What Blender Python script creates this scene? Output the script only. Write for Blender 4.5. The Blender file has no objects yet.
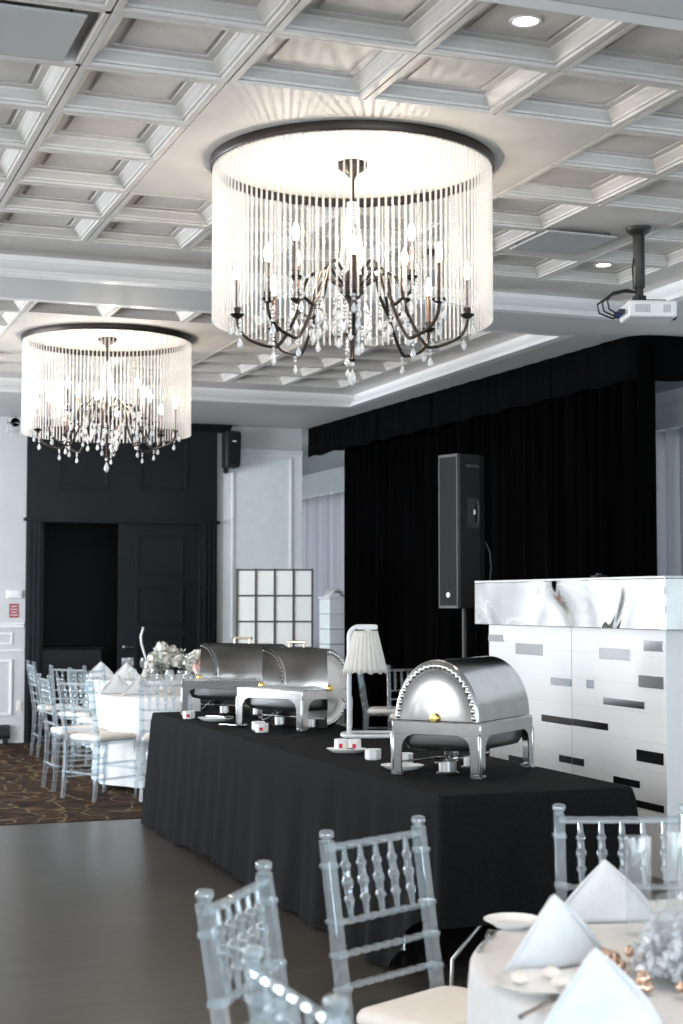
import bpy, bmesh, math, random
from math import sin, cos, pi, radians, sqrt
from mathutils import Vector, Matrix
random.seed(7)
SC = bpy.context.scene
COL = SC.collection

# ------------------------------------------------------------------ camera
cam = bpy.data.cameras.new('camera')
cam_o = bpy.data.objects.new('camera', cam)
COL.objects.link(cam_o)
cam.sensor_fit = 'VERTICAL'
cam.sensor_height = 36.0
cam.lens = 1550.0 / 1024.0 * 36.0
cam_o.location = (0, 0, 1.53)
cam_o.rotation_euler = (pi / 2 + 0.05734, 0, -0.35448)
cam.clip_end = 200
cam.dof.use_dof = True
cam.dof.focus_distance = 7.6
cam.dof.aperture_fstop = 4.5
SC.camera = cam_o

# ------------------------------------------------------------------ view + world + daylight
SC.view_settings.view_transform = 'Standard'
SC.view_settings.look = 'None'
SC.view_settings.gamma = 1.0
SC.view_settings.use_curve_mapping = False
SC.view_settings.exposure = 0.38
try:
    cy = SC.cycles
    cy.use_denoising = True
    cy.max_bounces = 12
    cy.diffuse_bounces = 5
    cy.glossy_bounces = 5
    cy.transmission_bounces = 8
    cy.transparent_max_bounces = 24
    cy.caustics_reflective = False
    cy.caustics_refractive = False
    cy.sample_clamp_indirect = 6.0
    cy.blur_glossy = 0.5
except Exception:
    pass

W = bpy.data.worlds.new('daylight')
SC.world = W
W.use_nodes = True
bg = W.node_tree.nodes['Background']
bg.inputs[0].default_value = (0.84, 0.92, 1.0, 1)
bg.inputs[1].default_value = 0.9


def area(name, loc, rot, sx, sy, power, color):
    l = bpy.data.lights.new(name, 'AREA')
    l.shape = 'RECTANGLE'
    l.size = sx
    l.size_y = sy
    l.energy = power
    l.color = color
    o = bpy.data.objects.new(name, l)
    o.location = loc
    o.rotation_euler = rot
    COL.objects.link(o)
    return o


DAY = (0.92, 0.96, 1.0)
DAY_FRONT = (0.78, 0.90, 1.0)
DAY_LEFT = (1.0, 0.965, 0.925)
area('window_daylight_front', (1.6, -4.32, 1.75), (pi / 2, 0, 0), 9.0, 2.3, 760, DAY_FRONT)      # behind the camera, faces +Y
area('window_daylight_left', (-3.82, 3.5, 1.75), (0, -pi / 2, 0), 2.3, 9.4, 310, DAY_LEFT)     # faces +X
area('window_daylight_left_far', (-3.82, 13.2, 1.75), (0, -pi / 2, 0), 2.3, 5.8, 1050, DAY)
area('window_daylight_alcove_near', (6.80, 11.6, 1.9), (0, pi / 2, 0), 1.9, 2.6, 14, DAY)  # faces -X
area('window_daylight_alcove_far', (6.80, 18.9, 1.9), (0, pi / 2, 0), 1.9, 2.4, 34, DAY)


def warm_fill_spot(name, x, y, power):
    l = bpy.data.lights.new(name, 'SPOT')
    l.energy = power
    l.spot_size = radians(95)
    l.spot_blend = .7
    l.color = (1, .80, .62)
    l.shadow_soft_size = .06
    o = bpy.data.objects.new(name, l)
    o.location = (x, y, 3.5)
    COL.objects.link(o)


# warm spots without fittings, added out of view to warm the near table
warm_fill_spot('near_bay_fill', 2.0, 2.5, 55)
warm_fill_spot('near_bay_fill', 2.7, 3.4, 45)

# ------------------------------------------------------------------ materials
def mat(name, color, rough=0.5, metal=0.0, spec=0.5, trans=0.0, ior=1.45, emit=None, estr=0.0, sheen=0.0, coat=0.0):
    m = bpy.data.materials.new(name)
    m.use_nodes = True
    b = m.node_tree.nodes['Principled BSDF']
    b.inputs['Base Color'].default_value = (*color, 1)
    b.inputs['Roughness'].default_value = rough
    b.inputs['Metallic'].default_value = metal
    b.inputs['Specular IOR Level'].default_value = spec
    b.inputs['Transmission Weight'].default_value = trans
    b.inputs['IOR'].default_value = ior
    b.inputs['Sheen Weight'].default_value = sheen
    b.inputs['Coat Weight'].default_value = coat
    if emit:
        b.inputs['Emission Color'].default_value = (*emit, 1)
        b.inputs['Emission Strength'].default_value = estr
    return m


def N(m, t):
    return m.node_tree.nodes.new(t)


def L(m, a, b):
    m.node_tree.links.new(a, b)


def noise_color(m, c1, c2, scale=5.0, detail=4.0, coords='Object', stretch=(1, 1, 1), lo=0.35, hi=0.65, bump=0.0, bscale=None):
    b = m.node_tree.nodes['Principled BSDF']
    tc = N(m, 'ShaderNodeTexCoord')
    mp = N(m, 'ShaderNodeMapping')
    mp.inputs['Scale'].default_value = stretch
    L(m, tc.outputs[coords], mp.inputs[0])
    nz = N(m, 'ShaderNodeTexNoise')
    nz.inputs['Scale'].default_value = scale
    nz.inputs['Detail'].default_value = detail
    L(m, mp.outputs[0], nz.inputs['Vector'])
    cr = N(m, 'ShaderNodeValToRGB')
    cr.color_ramp.elements[0].position = lo
    cr.color_ramp.elements[1].position = hi
    cr.color_ramp.elements[0].color = (*c1, 1)
    cr.color_ramp.elements[1].color = (*c2, 1)
    L(m, nz.outputs['Fac'], cr.inputs[0])
    L(m, cr.outputs[0], b.inputs['Base Color'])
    if bump:
        nb = N(m, 'ShaderNodeTexNoise')
        nb.inputs['Scale'].default_value = bscale or scale * 4
        nb.inputs['Detail'].default_value = 3
        L(m, mp.outputs[0], nb.inputs['Vector'])
        bp = N(m, 'ShaderNodeBump')
        bp.inputs['Strength'].default_value = bump
        bp.inputs['Distance'].default_value = 0.02
        L(m, nb.outputs['Fac'], bp.inputs['Height'])
        L(m, bp.outputs[0], b.inputs['Normal'])
    return m


def see_thru(name, tint, color, opacity, rough=0.1, spec=0.6, translucent=0.0, glass=False):
    """part clear, part pale glossy body"""
    m = bpy.data.materials.new(name)
    m.use_nodes = True
    nt = m.node_tree
    b = nt.nodes['Principled BSDF']
    out = nt.nodes['Material Output']
    b.inputs['Base Color'].default_value = (*color, 1)
    b.inputs['Roughness'].default_value = rough
    b.inputs['Specular IOR Level'].default_value = spec
    src = b.outputs[0]
    if translucent:
        t = N(m, 'ShaderNodeBsdfTranslucent')
        t.inputs[0].default_value = (*color, 1)
        mx0 = N(m, 'ShaderNodeMixShader')
        mx0.inputs[0].default_value = translucent
        L(m, b.outputs[0], mx0.inputs[1])
        L(m, t.outputs[0], mx0.inputs[2])
        src = mx0.outputs[0]
    if glass:
        tr = N(m, 'ShaderNodeBsdfGlass')
        tr.inputs['Roughness'].default_value = 0.02
        tr.inputs['IOR'].default_value = 1.45
    else:
        tr = N(m, 'ShaderNodeBsdfTransparent')
    tr.inputs[0].default_value = (*tint, 1)
    mx = N(m, 'ShaderNodeMixShader')
    mx.inputs[0].default_value = opacity
    L(m, tr.outputs[0], mx.inputs[1])
    L(m, src, mx.inputs[2])
    L(m, mx.outputs[0], out.inputs[0])
    return m


def clear(name, tint, color, body, ior=1.5, rough=.03, refr=0.0):
    """thin clear stuff: surface reflection over a see-through body, plus a little pale body colour"""
    m = bpy.data.materials.new(name)
    m.use_nodes = True
    nt = m.node_tree
    b = nt.nodes['Principled BSDF']
    b.inputs['Base Color'].default_value = (*color, 1)
    b.inputs['Roughness'].default_value = .15
    tr = N(m, 'ShaderNodeBsdfTransparent')
    tr.inputs[0].default_value = (*tint, 1)
    base = tr.outputs[0]
    if refr:
        gb = N(m, 'ShaderNodeBsdfGlass')
        gb.inputs['IOR'].default_value = 1.35
        gb.inputs['Roughness'].default_value = .02
        gb.inputs[0].default_value = (*tint, 1)
        mr = N(m, 'ShaderNodeMixShader')
        mr.inputs[0].default_value = refr
        L(m, tr.outputs[0], mr.inputs[1])
        L(m, gb.outputs[0], mr.inputs[2])
        base = mr.outputs[0]
    gl = N(m, 'ShaderNodeBsdfGlossy')
    gl.inputs['Roughness'].default_value = rough
    fr = N(m, 'ShaderNodeFresnel')
    fr.inputs['IOR'].default_value = ior
    ge = N(m, 'ShaderNodeNewGeometry')
    inv = N(m, 'ShaderNodeMath')
    inv.operation = 'SUBTRACT'
    inv.inputs[0].default_value = 1.0
    L(m, ge.outputs['Backfacing'], inv.inputs[1])
    mu = N(m, 'ShaderNodeMath')
    mu.operation = 'MULTIPLY'
    L(m, fr.outputs[0], mu.inputs[0])
    L(m, inv.outputs[0], mu.inputs[1])
    m1 = N(m, 'ShaderNodeMixShader')
    L(m, mu.outputs[0], m1.inputs[0])
    L(m, base, m1.inputs[1])
    L(m, gl.outputs[0], m1.inputs[2])
    m2 = N(m, 'ShaderNodeMixShader')
    m2.inputs[0].default_value = body
    L(m, m1.outputs[0], m2.inputs[1])
    L(m, b.outputs[0], m2.inputs[2])
    L(m, m2.outputs[0], nt.nodes['Material Output'].inputs[0])
    return m


M = {}
M['ceiling'] = noise_color(mat('ceiling_paint', (.72, .70, .67), .55), (.53, .505, .475), (.60, .575, .545), 3.0, 5, bump=0.12, bscale=9)
M['soffit'] = noise_color(mat('soffit_paint', (.62, .62, .62), .6), (.53, .53, .525), (.57, .57, .565), 1.2, 3)
M['wall'] = noise_color(mat('white_wall_paint', (.72, .71, .70), .55), (.56, .555, .55), (.61, .605, .60), 1.5, 3)
M['wall_paper'] = noise_color(mat('pale_wall_covering', (.74, .79, .80), .5), (.80, .845, .85), (.84, .875, .88), 9, 6, bump=0.10, bscale=40)
M['trim'] = mat('white_trim_paint', (.80, .80, .80), .4)
M['slate'] = noise_color(mat('dark_slate_paint', (.016, .020, .024), .42, spec=.25), (.006, .0082, .0098), (.009, .0118, .0138), 2, 3)
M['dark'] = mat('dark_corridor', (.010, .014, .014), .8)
M['velvet'] = noise_color(mat('black_velvet', (.0025, .0025, .0028), .95, spec=.02), (.0008, .0008, .0009), (.0018, .0018, .002), 3, 4, stretch=(3, 3, .25))
M['valance'] = mat('black_valance_cloth', (.0022, .0022, .0025), .9, spec=.04)
M['black_cloth'] = noise_color(mat('black_table_linen', (.012, .013, .014), .8, spec=.08), (.0058, .0060, .0064), (.0088, .0092, .0098), 60, 3, bump=.25, bscale=260)
M['white_cloth'] = noise_color(mat('white_table_linen', (.80, .79, .79), .8, spec=.2), (.66, .65, .645), (.70, .69, .685), 20, 3, bump=.06, bscale=90)
M['napkin'] = noise_color(mat('white_napkin_linen', (.86, .86, .88), .8, spec=.2), (.66, .657, .655), (.70, .697, .695), 30, 3, bump=.10, bscale=60)
M['cushion'] = noise_color(mat('cream_cushion_cloth', (.80, .74, .68), .8, spec=.2), (.78, .72, .66), (.82, .76, .70), 20, 3)
M['bronze'] = mat('dark_bronze_metal', (.034, .027, .023), .38, .75)
M['sleeve'] = mat('bronze_candle_sleeve', (.09, .055, .045), .45, .5)
M['strand'] = see_thru('crystal_bead_strand', (1, 1, 1), (.78, .77, .755), .56, .12, .8, .4)
M['crystal'] = clear('cut_crystal', (.97, .98, 1), (.94, .95, .95), .36, 1.8, .04, .5)
M['bulb'] = mat('lit_candle_bulb', (1, .96, .9), .3, emit=(1, .90, .76), estr=22)
M['lens'] = mat('lit_downlight_lens', (1, 1, 1), .3, emit=(1, .92, .82), estr=14)
M['acrylic'] = clear('clear_acrylic', (.90, .96, .99), (.86, .885, .895), .11, 1.8, .04, .22)
M['glass'] = clear('clear_glassware', (.95, .96, .96), (.88, .89, .89), .07, 1.6, .03)
M['chrome'] = noise_color(mat('polished_steel', (.72, .71, .70), .14, 1.0), (.50, .495, .485), (.57, .56, .55), 8, 3)
M['steel'] = mat('brushed_steel', (.50, .49, .475), .30, 1.0)
M['pan'] = mat('pan_steel', (.33, .33, .33), .35, 1.0)
M['brass'] = mat('brass', (.80, .58, .20), .3, 1.0)
M['handle_gold'] = mat('champagne_handle', (.62, .52, .38), .3, 1.0)
M['mirror'] = noise_color(mat('wavy_mirror', (.90, .90, .89), .05, 1.0), (.76, .76, .75), (.82, .82, .81), 3, 2)
M['strip'] = mat('mirror_strip', (.50, .50, .50), .12, 1.0)
M['dark_strip'] = mat('dark_glass_strip', (.012, .012, .013), .12)
M['booth'] = noise_color(mat('booth_gloss_white', (.86, .845, .83), .18, coat=.4), (.85, .835, .82), (.88, .865, .85), 1.3, 2)
M['seam'] = mat('seam_grey', (.45, .45, .45), .5)
M['speaker'] = noise_color(mat('speaker_black', (.020, .020, .021), .6, spec=.25), (.008, .008, .0085), (.011, .011, .0115), 80, 2)
M['grille'] = mat('speaker_grille', (.012, .012, .0125), .7, spec=.2)
M['edge_grey'] = mat('speaker_edge', (.045, .045, .047), .5)
M['black'] = mat('black_plastic', (.012, .012, .013), .45)
M['black_metal'] = mat('black_metal', (.030, .029, .026), .4, .4)
M['white_plastic'] = mat('white_plastic', (.80, .80, .79), .35)
M['white_metal'] = mat('white_enamel_metal', (.74, .75, .76), .3)
M['porcelain'] = mat('white_porcelain', (.86, .86, .84), .15)
M['shade'] = see_thru('ivory_pleated_shade', (1, 1, 1), (.86, .83, .79), 1.0, .7, .2, .3)
M['frost'] = noise_color(mat('frosted_white_panel', (.70, .71, .68), .35), (.68, .69, .66), (.72, .73, .70), 3, 2)
M['iron'] = mat('dark_grey_iron', (.055, .055, .055), .5)
M['hatch'] = mat('grey_hatch_plate', (.42, .43, .43), .5)
M['blue'] = mat('blue_plug', (.02, .06, .30), .4)
M['red'] = mat('red_print', (.55, .03, .07), .5)
M['notice_red'] = mat('notice_red', (.36, .06, .07), .5)
M['sheer'] = see_thru('sheer_grey_curtain', (1, 1, 1), (.34, .35, .38), .97, .8, .1, .2)
M['rosegold'] = mat('rose_gold_bead', (.72, .50, .38), .22, 1.0)
M['petal'] = noise_color(mat('white_petal', (.84, .81, .76), .7), (.80, .77, .71), (.88, .86, .82), 25, 3)
M['pink'] = noise_color(mat('pink_petal', (.78, .48, .42), .7), (.80, .52, .46), (.86, .68, .60), 25, 3)
M['leaf'] = mat('grey_green_leaf', (.22, .25, .20), .6)
M['candle'] = mat('ivory_ornament', (.74, .73, .70), .35)
M['pane'] = see_thru('window_pane', (.96, .98, 1), (.8, .85, .9), .06, .03, .6)

# wavy relief for the booth's mirror header
m = M['mirror']
tc = N(m, 'ShaderNodeTexCoord')
nz = N(m, 'ShaderNodeTexNoise')
nz.inputs['Scale'].default_value = 1.8
nz.inputs['Detail'].default_value = 1.0
nz.inputs['Distortion'].default_value = 0.6
L(m, tc.outputs['Object'], nz.inputs['Vector'])
bp = N(m, 'ShaderNodeBump')
bp.inputs['Strength'].default_value = 0.6
bp.inputs['Distance'].default_value = 0.09
L(m, nz.outputs['Fac'], bp.inputs['Height'])
L(m, bp.outputs[0], m.node_tree.nodes['Principled BSDF'].inputs['Normal'])

# hard floor: dark smoked boards
m = mat('dark_floor_boards', (.06, .055, .05), .30, spec=.45)
b = m.node_tree.nodes['Principled BSDF']
tc = N(m, 'ShaderNodeTexCoord')
mp = N(m, 'ShaderNodeMapping')
mp.inputs['Rotation'].default_value = (0, 0, 0)
L(m, tc.outputs['Object'], mp.inputs[0])
br = N(m, 'ShaderNodeTexBrick')
br.inputs['Color1'].default_value = (.072, .063, .053, 1)
br.inputs['Color2'].default_value = (.060, .052, .043, 1)
br.inputs['Mortar'].default_value = (.045, .040, .036, 1)
br.inputs['Scale'].default_value = 1.0
br.inputs['Mortar Size'].default_value = 0.003
br.inputs['Brick Width'].default_value = 1.5
br.inputs['Row Height'].default_value = 0.16
L(m, mp.outputs[0], br.inputs['Vector'])
mp2 = N(m, 'ShaderNodeMapping')
mp2.inputs['Scale'].default_value = (1.2, 9, 1)
L(m, tc.outputs['Object'], mp2.inputs[0])
nz = N(m, 'ShaderNodeTexNoise')
nz.inputs['Scale'].default_value = 1.8
nz.inputs['Detail'].default_value = 6
L(m, mp2.outputs[0], nz.inputs['Vector'])
mx = N(m, 'ShaderNodeMixRGB')
mx.blend_type = 'OVERLAY'
mx.inputs[0].default_value = 0.55
L(m, br.outputs['Color'], mx.inputs[1])
L(m, nz.outputs['Fac'], mx.inputs[2])
L(m, mx.outputs[0], b.inputs['Base Color'])
M['floor'] = m

# patterned carpet: dark brown ground, tan swirls
m = mat('patterned_carpet', (.04, .025, .018), .95, spec=.1)
b = m.node_tree.nodes['Principled BSDF']
tc = N(m, 'ShaderNodeTexCoord')
nz = N(m, 'ShaderNodeTexNoise')
nz.inputs['Scale'].default_value = 3.2
nz.inputs['Detail'].default_value = 3
nz.inputs['Distortion'].default_value = 1.6
L(m, tc.outputs['Object'], nz.inputs['Vector'])
cr = N(m, 'ShaderNodeValToRGB')
els = cr.color_ramp.elements
els[0].position = .30
els[0].color = (.010, .008, .008, 1)
els[1].position = .72
els[1].color = (.14, .080, .035, 1)
for p, c in ((.44, (.030, .018, .013, 1)), (.50, (.055, .030, .017, 1)), (.56, (.018, .012, .010, 1)), (.61, (.075, .043, .022, 1))):
    e = els.new(p)
    e.color = c
L(m, nz.outputs['Fac'], cr.inputs[0])
wv = N(m, 'ShaderNodeTexWave')
wv.inputs['Scale'].default_value = 1.3
wv.inputs['Distortion'].default_value = 11
wv.inputs['Detail'].default_value = 2
wv.inputs['Detail Scale'].default_value = 1.6
L(m, tc.outputs['Object'], wv.inputs['Vector'])
cr2 = N(m, 'ShaderNodeValToRGB')
cr2.color_ramp.elements[0].position = .97
cr2.color_ramp.elements[0].color = (0, 0, 0, 1)
cr2.color_ramp.elements[1].position = .99
cr2.color_ramp.elements[1].color = (1, 1, 1, 1)
L(m, wv.outputs['Fac'], cr2.inputs[0])
mx = N(m, 'ShaderNodeMixRGB')
mx.inputs[2].default_value = (.15, .11, .06, 1)
L(m, cr2.outputs[0], mx.inputs[0])
L(m, cr.outputs[0], mx.inputs[1])
L(m, mx.outputs[0], b.inputs['Base Color'])
M['carpet'] = m


# ------------------------------------------------------------------ mesh helpers
class MB:
    def __init__(self):
        self.v = []
        self.f = []

    def add(self, vs, fs):
        o = len(self.v)
        self.v += [tuple(p) for p in vs]
        self.f += [tuple(i + o for i in q) for q in fs]
        return self

    def box(self, x0, x1, y0, y1, z0, z1, mtx=None):
        vs = [Vector((x, y, z)) for z in (z0, z1) for y in (y0, y1) for x in (x0, x1)]
        if mtx:
            vs = [mtx @ p for p in vs]
        return self.add(vs, [(0, 2, 3, 1), (4, 5, 7, 6), (0, 1, 5, 4), (2, 6, 7, 3), (0, 4, 6, 2), (1, 3, 7, 5)])

    def lathe(self, prof, c=(0, 0, 0), seg=16, mtx=None, cap=True):
        n = len(prof)
        vs = []
        for k in range(seg):
            a = 2 * pi * k / seg
            for r, z in prof:
                p = Vector((r * cos(a), r * sin(a), z))
                if mtx:
                    p = mtx @ p
                vs.append(p + Vector(c))
        fs = []
        for k in range(seg):
            k2 = (k + 1) % seg
            for i in range(n - 1):
                fs.append((k * n + i, k2 * n + i, k2 * n + i + 1, k * n + i + 1))
        if cap:
            if prof[0][0] > 1e-5:
                fs.append(tuple(k * n for k in reversed(range(seg))))
            if prof[-1][0] > 1e-5:
                fs.append(tuple(k * n + n - 1 for k in range(seg)))
        return self.add(vs, fs)

    def tube(self, pts, r, seg=8, closed=False):
        pts = [Vector(p) for p in pts]
        n = len(pts)
        rr = r if isinstance(r, (list, tuple)) else [r] * n
        vs, fs = [], []
        up = Vector((0, 0, 1))
        prev = None
        for i, p in enumerate(pts):
            if closed:
                t = pts[(i + 1) % n] - pts[i - 1]
            else:
                t = pts[min(i + 1, n - 1)] - pts[max(i - 1, 0)]
            t.normalize()
            if prev is None:
                a = t.cross(up)
                if a.length < 1e-3:
                    a = t.cross(Vector((1, 0, 0)))
                a.normalize()
            else:
                a = prev - t * prev.dot(t)
                a.normalize()
            prev = a
            b2 = t.cross(a)
            for k in range(seg):
                an = 2 * pi * k / seg
                vs.append(p + (a * cos(an) + b2 * sin(an)) * rr[i])
        for i in range(n if closed else n - 1):
            j = (i + 1) % n
            for k in range(seg):
                k2 = (k + 1) % seg
                fs.append((i * seg + k, j * seg + k, j * seg + k2, i * seg + k2))
        if not closed:
            fs.append(tuple(range(seg)))
            fs.append(tuple((n - 1) * seg + k for k in reversed(range(seg))))
        return self.add(vs, fs)

    def grid(self, fn, nu, nv, closed_u=False):
        """fn(i,j) -> point; quads"""
        vs = [fn(i, j) for i in range(nu) for j in range(nv)]
        fs = []
        for i in range(nu if closed_u else nu - 1):
            i2 = (i + 1) % nu
            for j in range(nv - 1):
                fs.append((i * nv + j, i2 * nv + j, i2 * nv + j + 1, i * nv + j + 1))
        return self.add(vs, fs)

    def prism(self, poly, d0, d1, axis='y', mtx=None):
        """extrude polygon (list of 2D) between d0 and d1 along an axis"""
        n = len(poly)

        def P(u, v, d):
            p = {'y': Vector((u, d, v)), 'x': Vector((d, u, v)), 'z': Vector((u, v, d))}[axis]
            return mtx @ p if mtx else p
        vs = [P(u, v, d0) for u, v in poly] + [P(u, v, d1) for u, v in poly]
        fs = [tuple(range(n)), tuple(range(2 * n - 1, n - 1, -1))]
        for i in range(n):
            j = (i + 1) % n
            fs.append((i, i + n, j + n, j))
        return self.add(vs, fs)

    def sphere(self, c, r, seg=8, rings=5, sc=(1, 1, 1)):
        prof = [(r * sin(pi * i / rings), -r * cos(pi * i / rings)) for i in range(rings + 1)]
        prof[0] = (1e-6, -r)
        prof[-1] = (1e-6, r)
        return self.lathe(prof, c, seg, Matrix.Diagonal((sc[0], sc[1], sc[2])).to_3x3(), cap=False)

    def mesh(self, name, material, smooth=40):
        me = bpy.data.meshes.new(name)
        me.from_pydata(self.v, [], self.f)
        bmx = bmesh.new()
        bmx.from_mesh(me)
        bmesh.ops.recalc_face_normals(bmx, faces=bmx.faces)
        bmx.to_mesh(me)
        bmx.free()
        me.materials.append(material)
        if smooth:
            for p in me.polygons:
                p.use_smooth = True
            try:
                me.set_sharp_from_angle(angle=radians(smooth))
            except Exception:
                pass
        return me

    def build(self, name, material, parent=None, smooth=40, bevel=0, seg=2):
        return link(name, self.mesh(name, material, smooth), parent, bevel, seg)


def link(name, me, parent=None, bevel=0, seg=2):
    o = bpy.data.objects.new(name, me)
    COL.objects.link(o)
    if parent:
        o.parent = parent
    if bevel:
        md = o.modifiers.new('bevel', 'BEVEL')
        md.width = bevel
        md.segments = seg
        md.limit_method = 'ANGLE'
    return o


def tag(o, label=None, cat=None, group=None, kind=None):
    if label:
        o['label'] = label
    if cat:
        o['category'] = cat
    if group:
        o['group'] = group
    if kind:
        o['kind'] = kind
    return o


def thing(name, label, cat, loc=(0, 0, 0), rz=0, group=None):
    o = bpy.data.objects.new(name, None)
    o.empty_display_size = .1
    COL.objects.link(o)
    o.location = loc
    o.rotation_euler = (0, 0, rz)
    return tag(o, label, cat, group)


def struct(name, mb, material, smooth=0, bevel=0):
    return tag(mb.build(name, material, None, smooth, bevel), kind='structure')


def dup(root, loc, rz, label, group=None):
    r = root.copy()
    COL.objects.link(r)
    r.location = loc
    r.rotation_euler = (0, 0, rz)
    r['label'] = label
    if group:
        r['group'] = group
    for ch in list(root.children):
        c = ch.copy()
        COL.objects.link(c)
        c.parent = r
        for g in list(ch.children):
            d = g.copy()
            COL.objects.link(d)
            d.parent = c
    return r


# ------------------------------------------------------------------ setting: floor, ceiling, walls
HC, ZS = 3.67, 3.53
X0, Y0, CELL = 1.1338, 6.0844, 0.61
YB = 17.0            # back wall
YC = 10.83           # carpet edge
XL, XR, YN = -3.5, 6.9, -4.0

struct('floor', MB().box(XL, XR + .3, YN, YC, -.1, 0), M['floor'])
struct('floor_carpet', MB().box(XL, XR + .3, YC, 21.2, -.1, .004), M['carpet'])

BAY1 = (X0 - 2.5 * CELL, X0 + 7 * CELL + .28, Y0 - 2 * CELL - .36, Y0 + 5 * CELL + .47)
Y2 = 12.43 - 1.5 * CELL           # start of the far bay's flat panel
BAY2 = (BAY1[0], BAY1[1], 10.26, Y2 + 5 * CELL + .42)
BAYN = (BAY1[0], BAY1[1], -2.0, BAY1[2] - .75)

# soffit with three openings
xs = sorted({XL - .2, BAY1[0], BAY1[1], XR + .3})
mb = MB()
ys = [YN - .2, BAYN[2], BAYN[3], BAY1[2], BAY1[3], BAY2[2], BAY2[3], 21.3]
for i in range(3):
    for j in range(len(ys) - 1):
        if i == 1 and j in (1, 3, 5):
            continue
        mb.box(xs[i], xs[i + 1], ys[j], ys[j + 1], ZS, HC + .35)
struct('ceiling_soffit', mb, M['soffit'])


def rect_sweep(mb, r, prof):
    """profile (inset, z) swept round the inside of a rectangle"""
    x0, x1, y0, y1 = r

    def ring(d):
        return [(x0 + d, y0 + d), (x1 - d, y0 + d), (x1 - d, y1 - d), (x0 + d, y1 - d)]
    pts = [[(x, y, z) for x, y in ring(d)] for d, z in prof]
    vs = [p for ring_ in pts for p in ring_]
    fs = []
    for a in range(len(prof) - 1):
        for k in range(4):
            k2 = (k + 1) % 4
            fs.append((a * 4 + k, a * 4 + k2, (a + 1) * 4 + k2, (a + 1) * 4 + k))
    return mb.add(vs, fs)


CROWN = [(0, HC), (.003, HC - .035), (.012, HC - .04), (.018, HC - .058), (.040, HC - .085), (.046, HC - .095), (.062, HC - .10),
         (.066, HC - .118), (.085, HC - .124), (.088, HC - .14), (.0, HC - .141)]
for n_, r in enumerate((BAY1, BAY2, BAYN)):
    mbt = MB()
    rect_sweep(mbt, r, CROWN)
    struct('trim_%d' % (n_ + 1), mbt, M['trim'], smooth=30)


def coffers(mb, r, x0, y0, i0, i1, j0, j1, skip):
    """coffered cells plus the flat border round them"""
    def quad(xa, xb, ya, yb, z):
        if xb - xa > 1e-4 and yb - ya > 1e-4:
            mb.add([(xa, ya, z), (xb, ya, z), (xb, yb, z), (xa, yb, z)], [(0, 1, 2, 3)])
    gx0, gx1, gy0, gy1 = x0 + i0 * CELL, x0 + i1 * CELL, y0 + j0 * CELL, y0 + j1 * CELL
    quad(r[0], r[1], r[2], gy0, HC)
    quad(r[0], r[1], gy1, r[3], HC)
    quad(r[0], gx0, gy0, gy1, HC)
    quad(gx1, r[1], gy0, gy1, HC)
    prof = [(0, HC + .02), (.004, HC + .02), (.0045, HC), (.032, HC), (.034, HC + .012), (.044, HC + .014), (.046, HC + .024), (.056, HC + .030), (.066, HC + .042), (.080, HC + .050),
            (.082, HC + .060), (.112, HC + .064), (.114, HC + .070), (.135, HC + .070), (.138, HC + .062)]
    for i in range(i0, i1):
        for j in range(j0, j1):
            if skip(i, j):
                continue
            c = (x0 + i * CELL, x0 + (i + 1) * CELL, y0 + j * CELL, y0 + (j + 1) * CELL)
            rect_sweep(mb, c, prof)
            quad(c[0] + .138, c[1] - .138, c[2] + .138, c[3] - .138, HC + .062)


mb = MB()
coffers(mb, BAY1, X0, Y0, -2, 7, -2, 5, lambda i, j: (1 <= i < 4 and 0 <= j < 3) or (5 <= i < 6 and 2 <= j < 4) or (i == -1 and j == -1))
mb.box(X0 + CELL, X0 + 4 * CELL, Y0, Y0 + 3 * CELL, HC + .002, HC + .02)
mb.box(X0 + 5 * CELL, X0 + 6 * CELL, Y0 + 2 * CELL, Y0 + 4 * CELL, HC + .002, HC + .02)
mb.box(X0 - CELL, X0, Y0 - CELL, Y0, HC + .06, HC + .08)
for xa, xb, ya, yb in ((X0 - CELL, X0 - CELL + .02, Y0 - CELL, Y0), (X0 - .02, X0, Y0 - CELL, Y0), (X0 - CELL, X0, Y0 - CELL, Y0 - CELL + .02), (X0 - CELL, X0, Y0 - .02, Y0)):
    mb.box(xa, xb, ya, yb, HC, HC + .08)
coffers(mb, BAY2, X0, Y2, -2, 7, -2, 5, lambda i, j: 1 <= i < 4 and 0 <= j < 3)
mb.box(X0 + CELL, X0 + 4 * CELL, Y2, Y2 + 3 * CELL, HC + .002, HC + .02)
mb.box(BAYN[0], BAYN[1], BAYN[2], BAYN[3], HC + .0, HC + .02)
struct('ceiling', mb, M['ceiling'], smooth=25)

# back wall with the door opening (x 2.80..4.58, up to 2.40)
DX0, DX1, DZ = 2.79, 4.60, 2.40
mb = MB()
mb.box(XL - .2, DX0, YB, YB + .2, 0, ZS)
mb.box(DX1, 5.80, YB, YB + .2, 0, ZS)
mb.box(DX0, DX1, YB, YB + .2, DZ, ZS)
struct('wall_back', mb, M['wall'])
mb = MB()
mb.box(4.86, 5.80, YB - .012, YB, .12, 3.22)
struct('wall_back_covering', mb, M['wall_paper'])
# corridor behind the open leaf
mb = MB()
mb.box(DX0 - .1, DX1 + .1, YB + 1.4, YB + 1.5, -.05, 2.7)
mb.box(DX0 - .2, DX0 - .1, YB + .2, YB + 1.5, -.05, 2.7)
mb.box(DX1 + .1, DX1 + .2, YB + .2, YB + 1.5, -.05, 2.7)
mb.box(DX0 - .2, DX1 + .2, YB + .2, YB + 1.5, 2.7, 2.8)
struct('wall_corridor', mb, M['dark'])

# left wall and the wall behind the camera, with window openings


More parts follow.
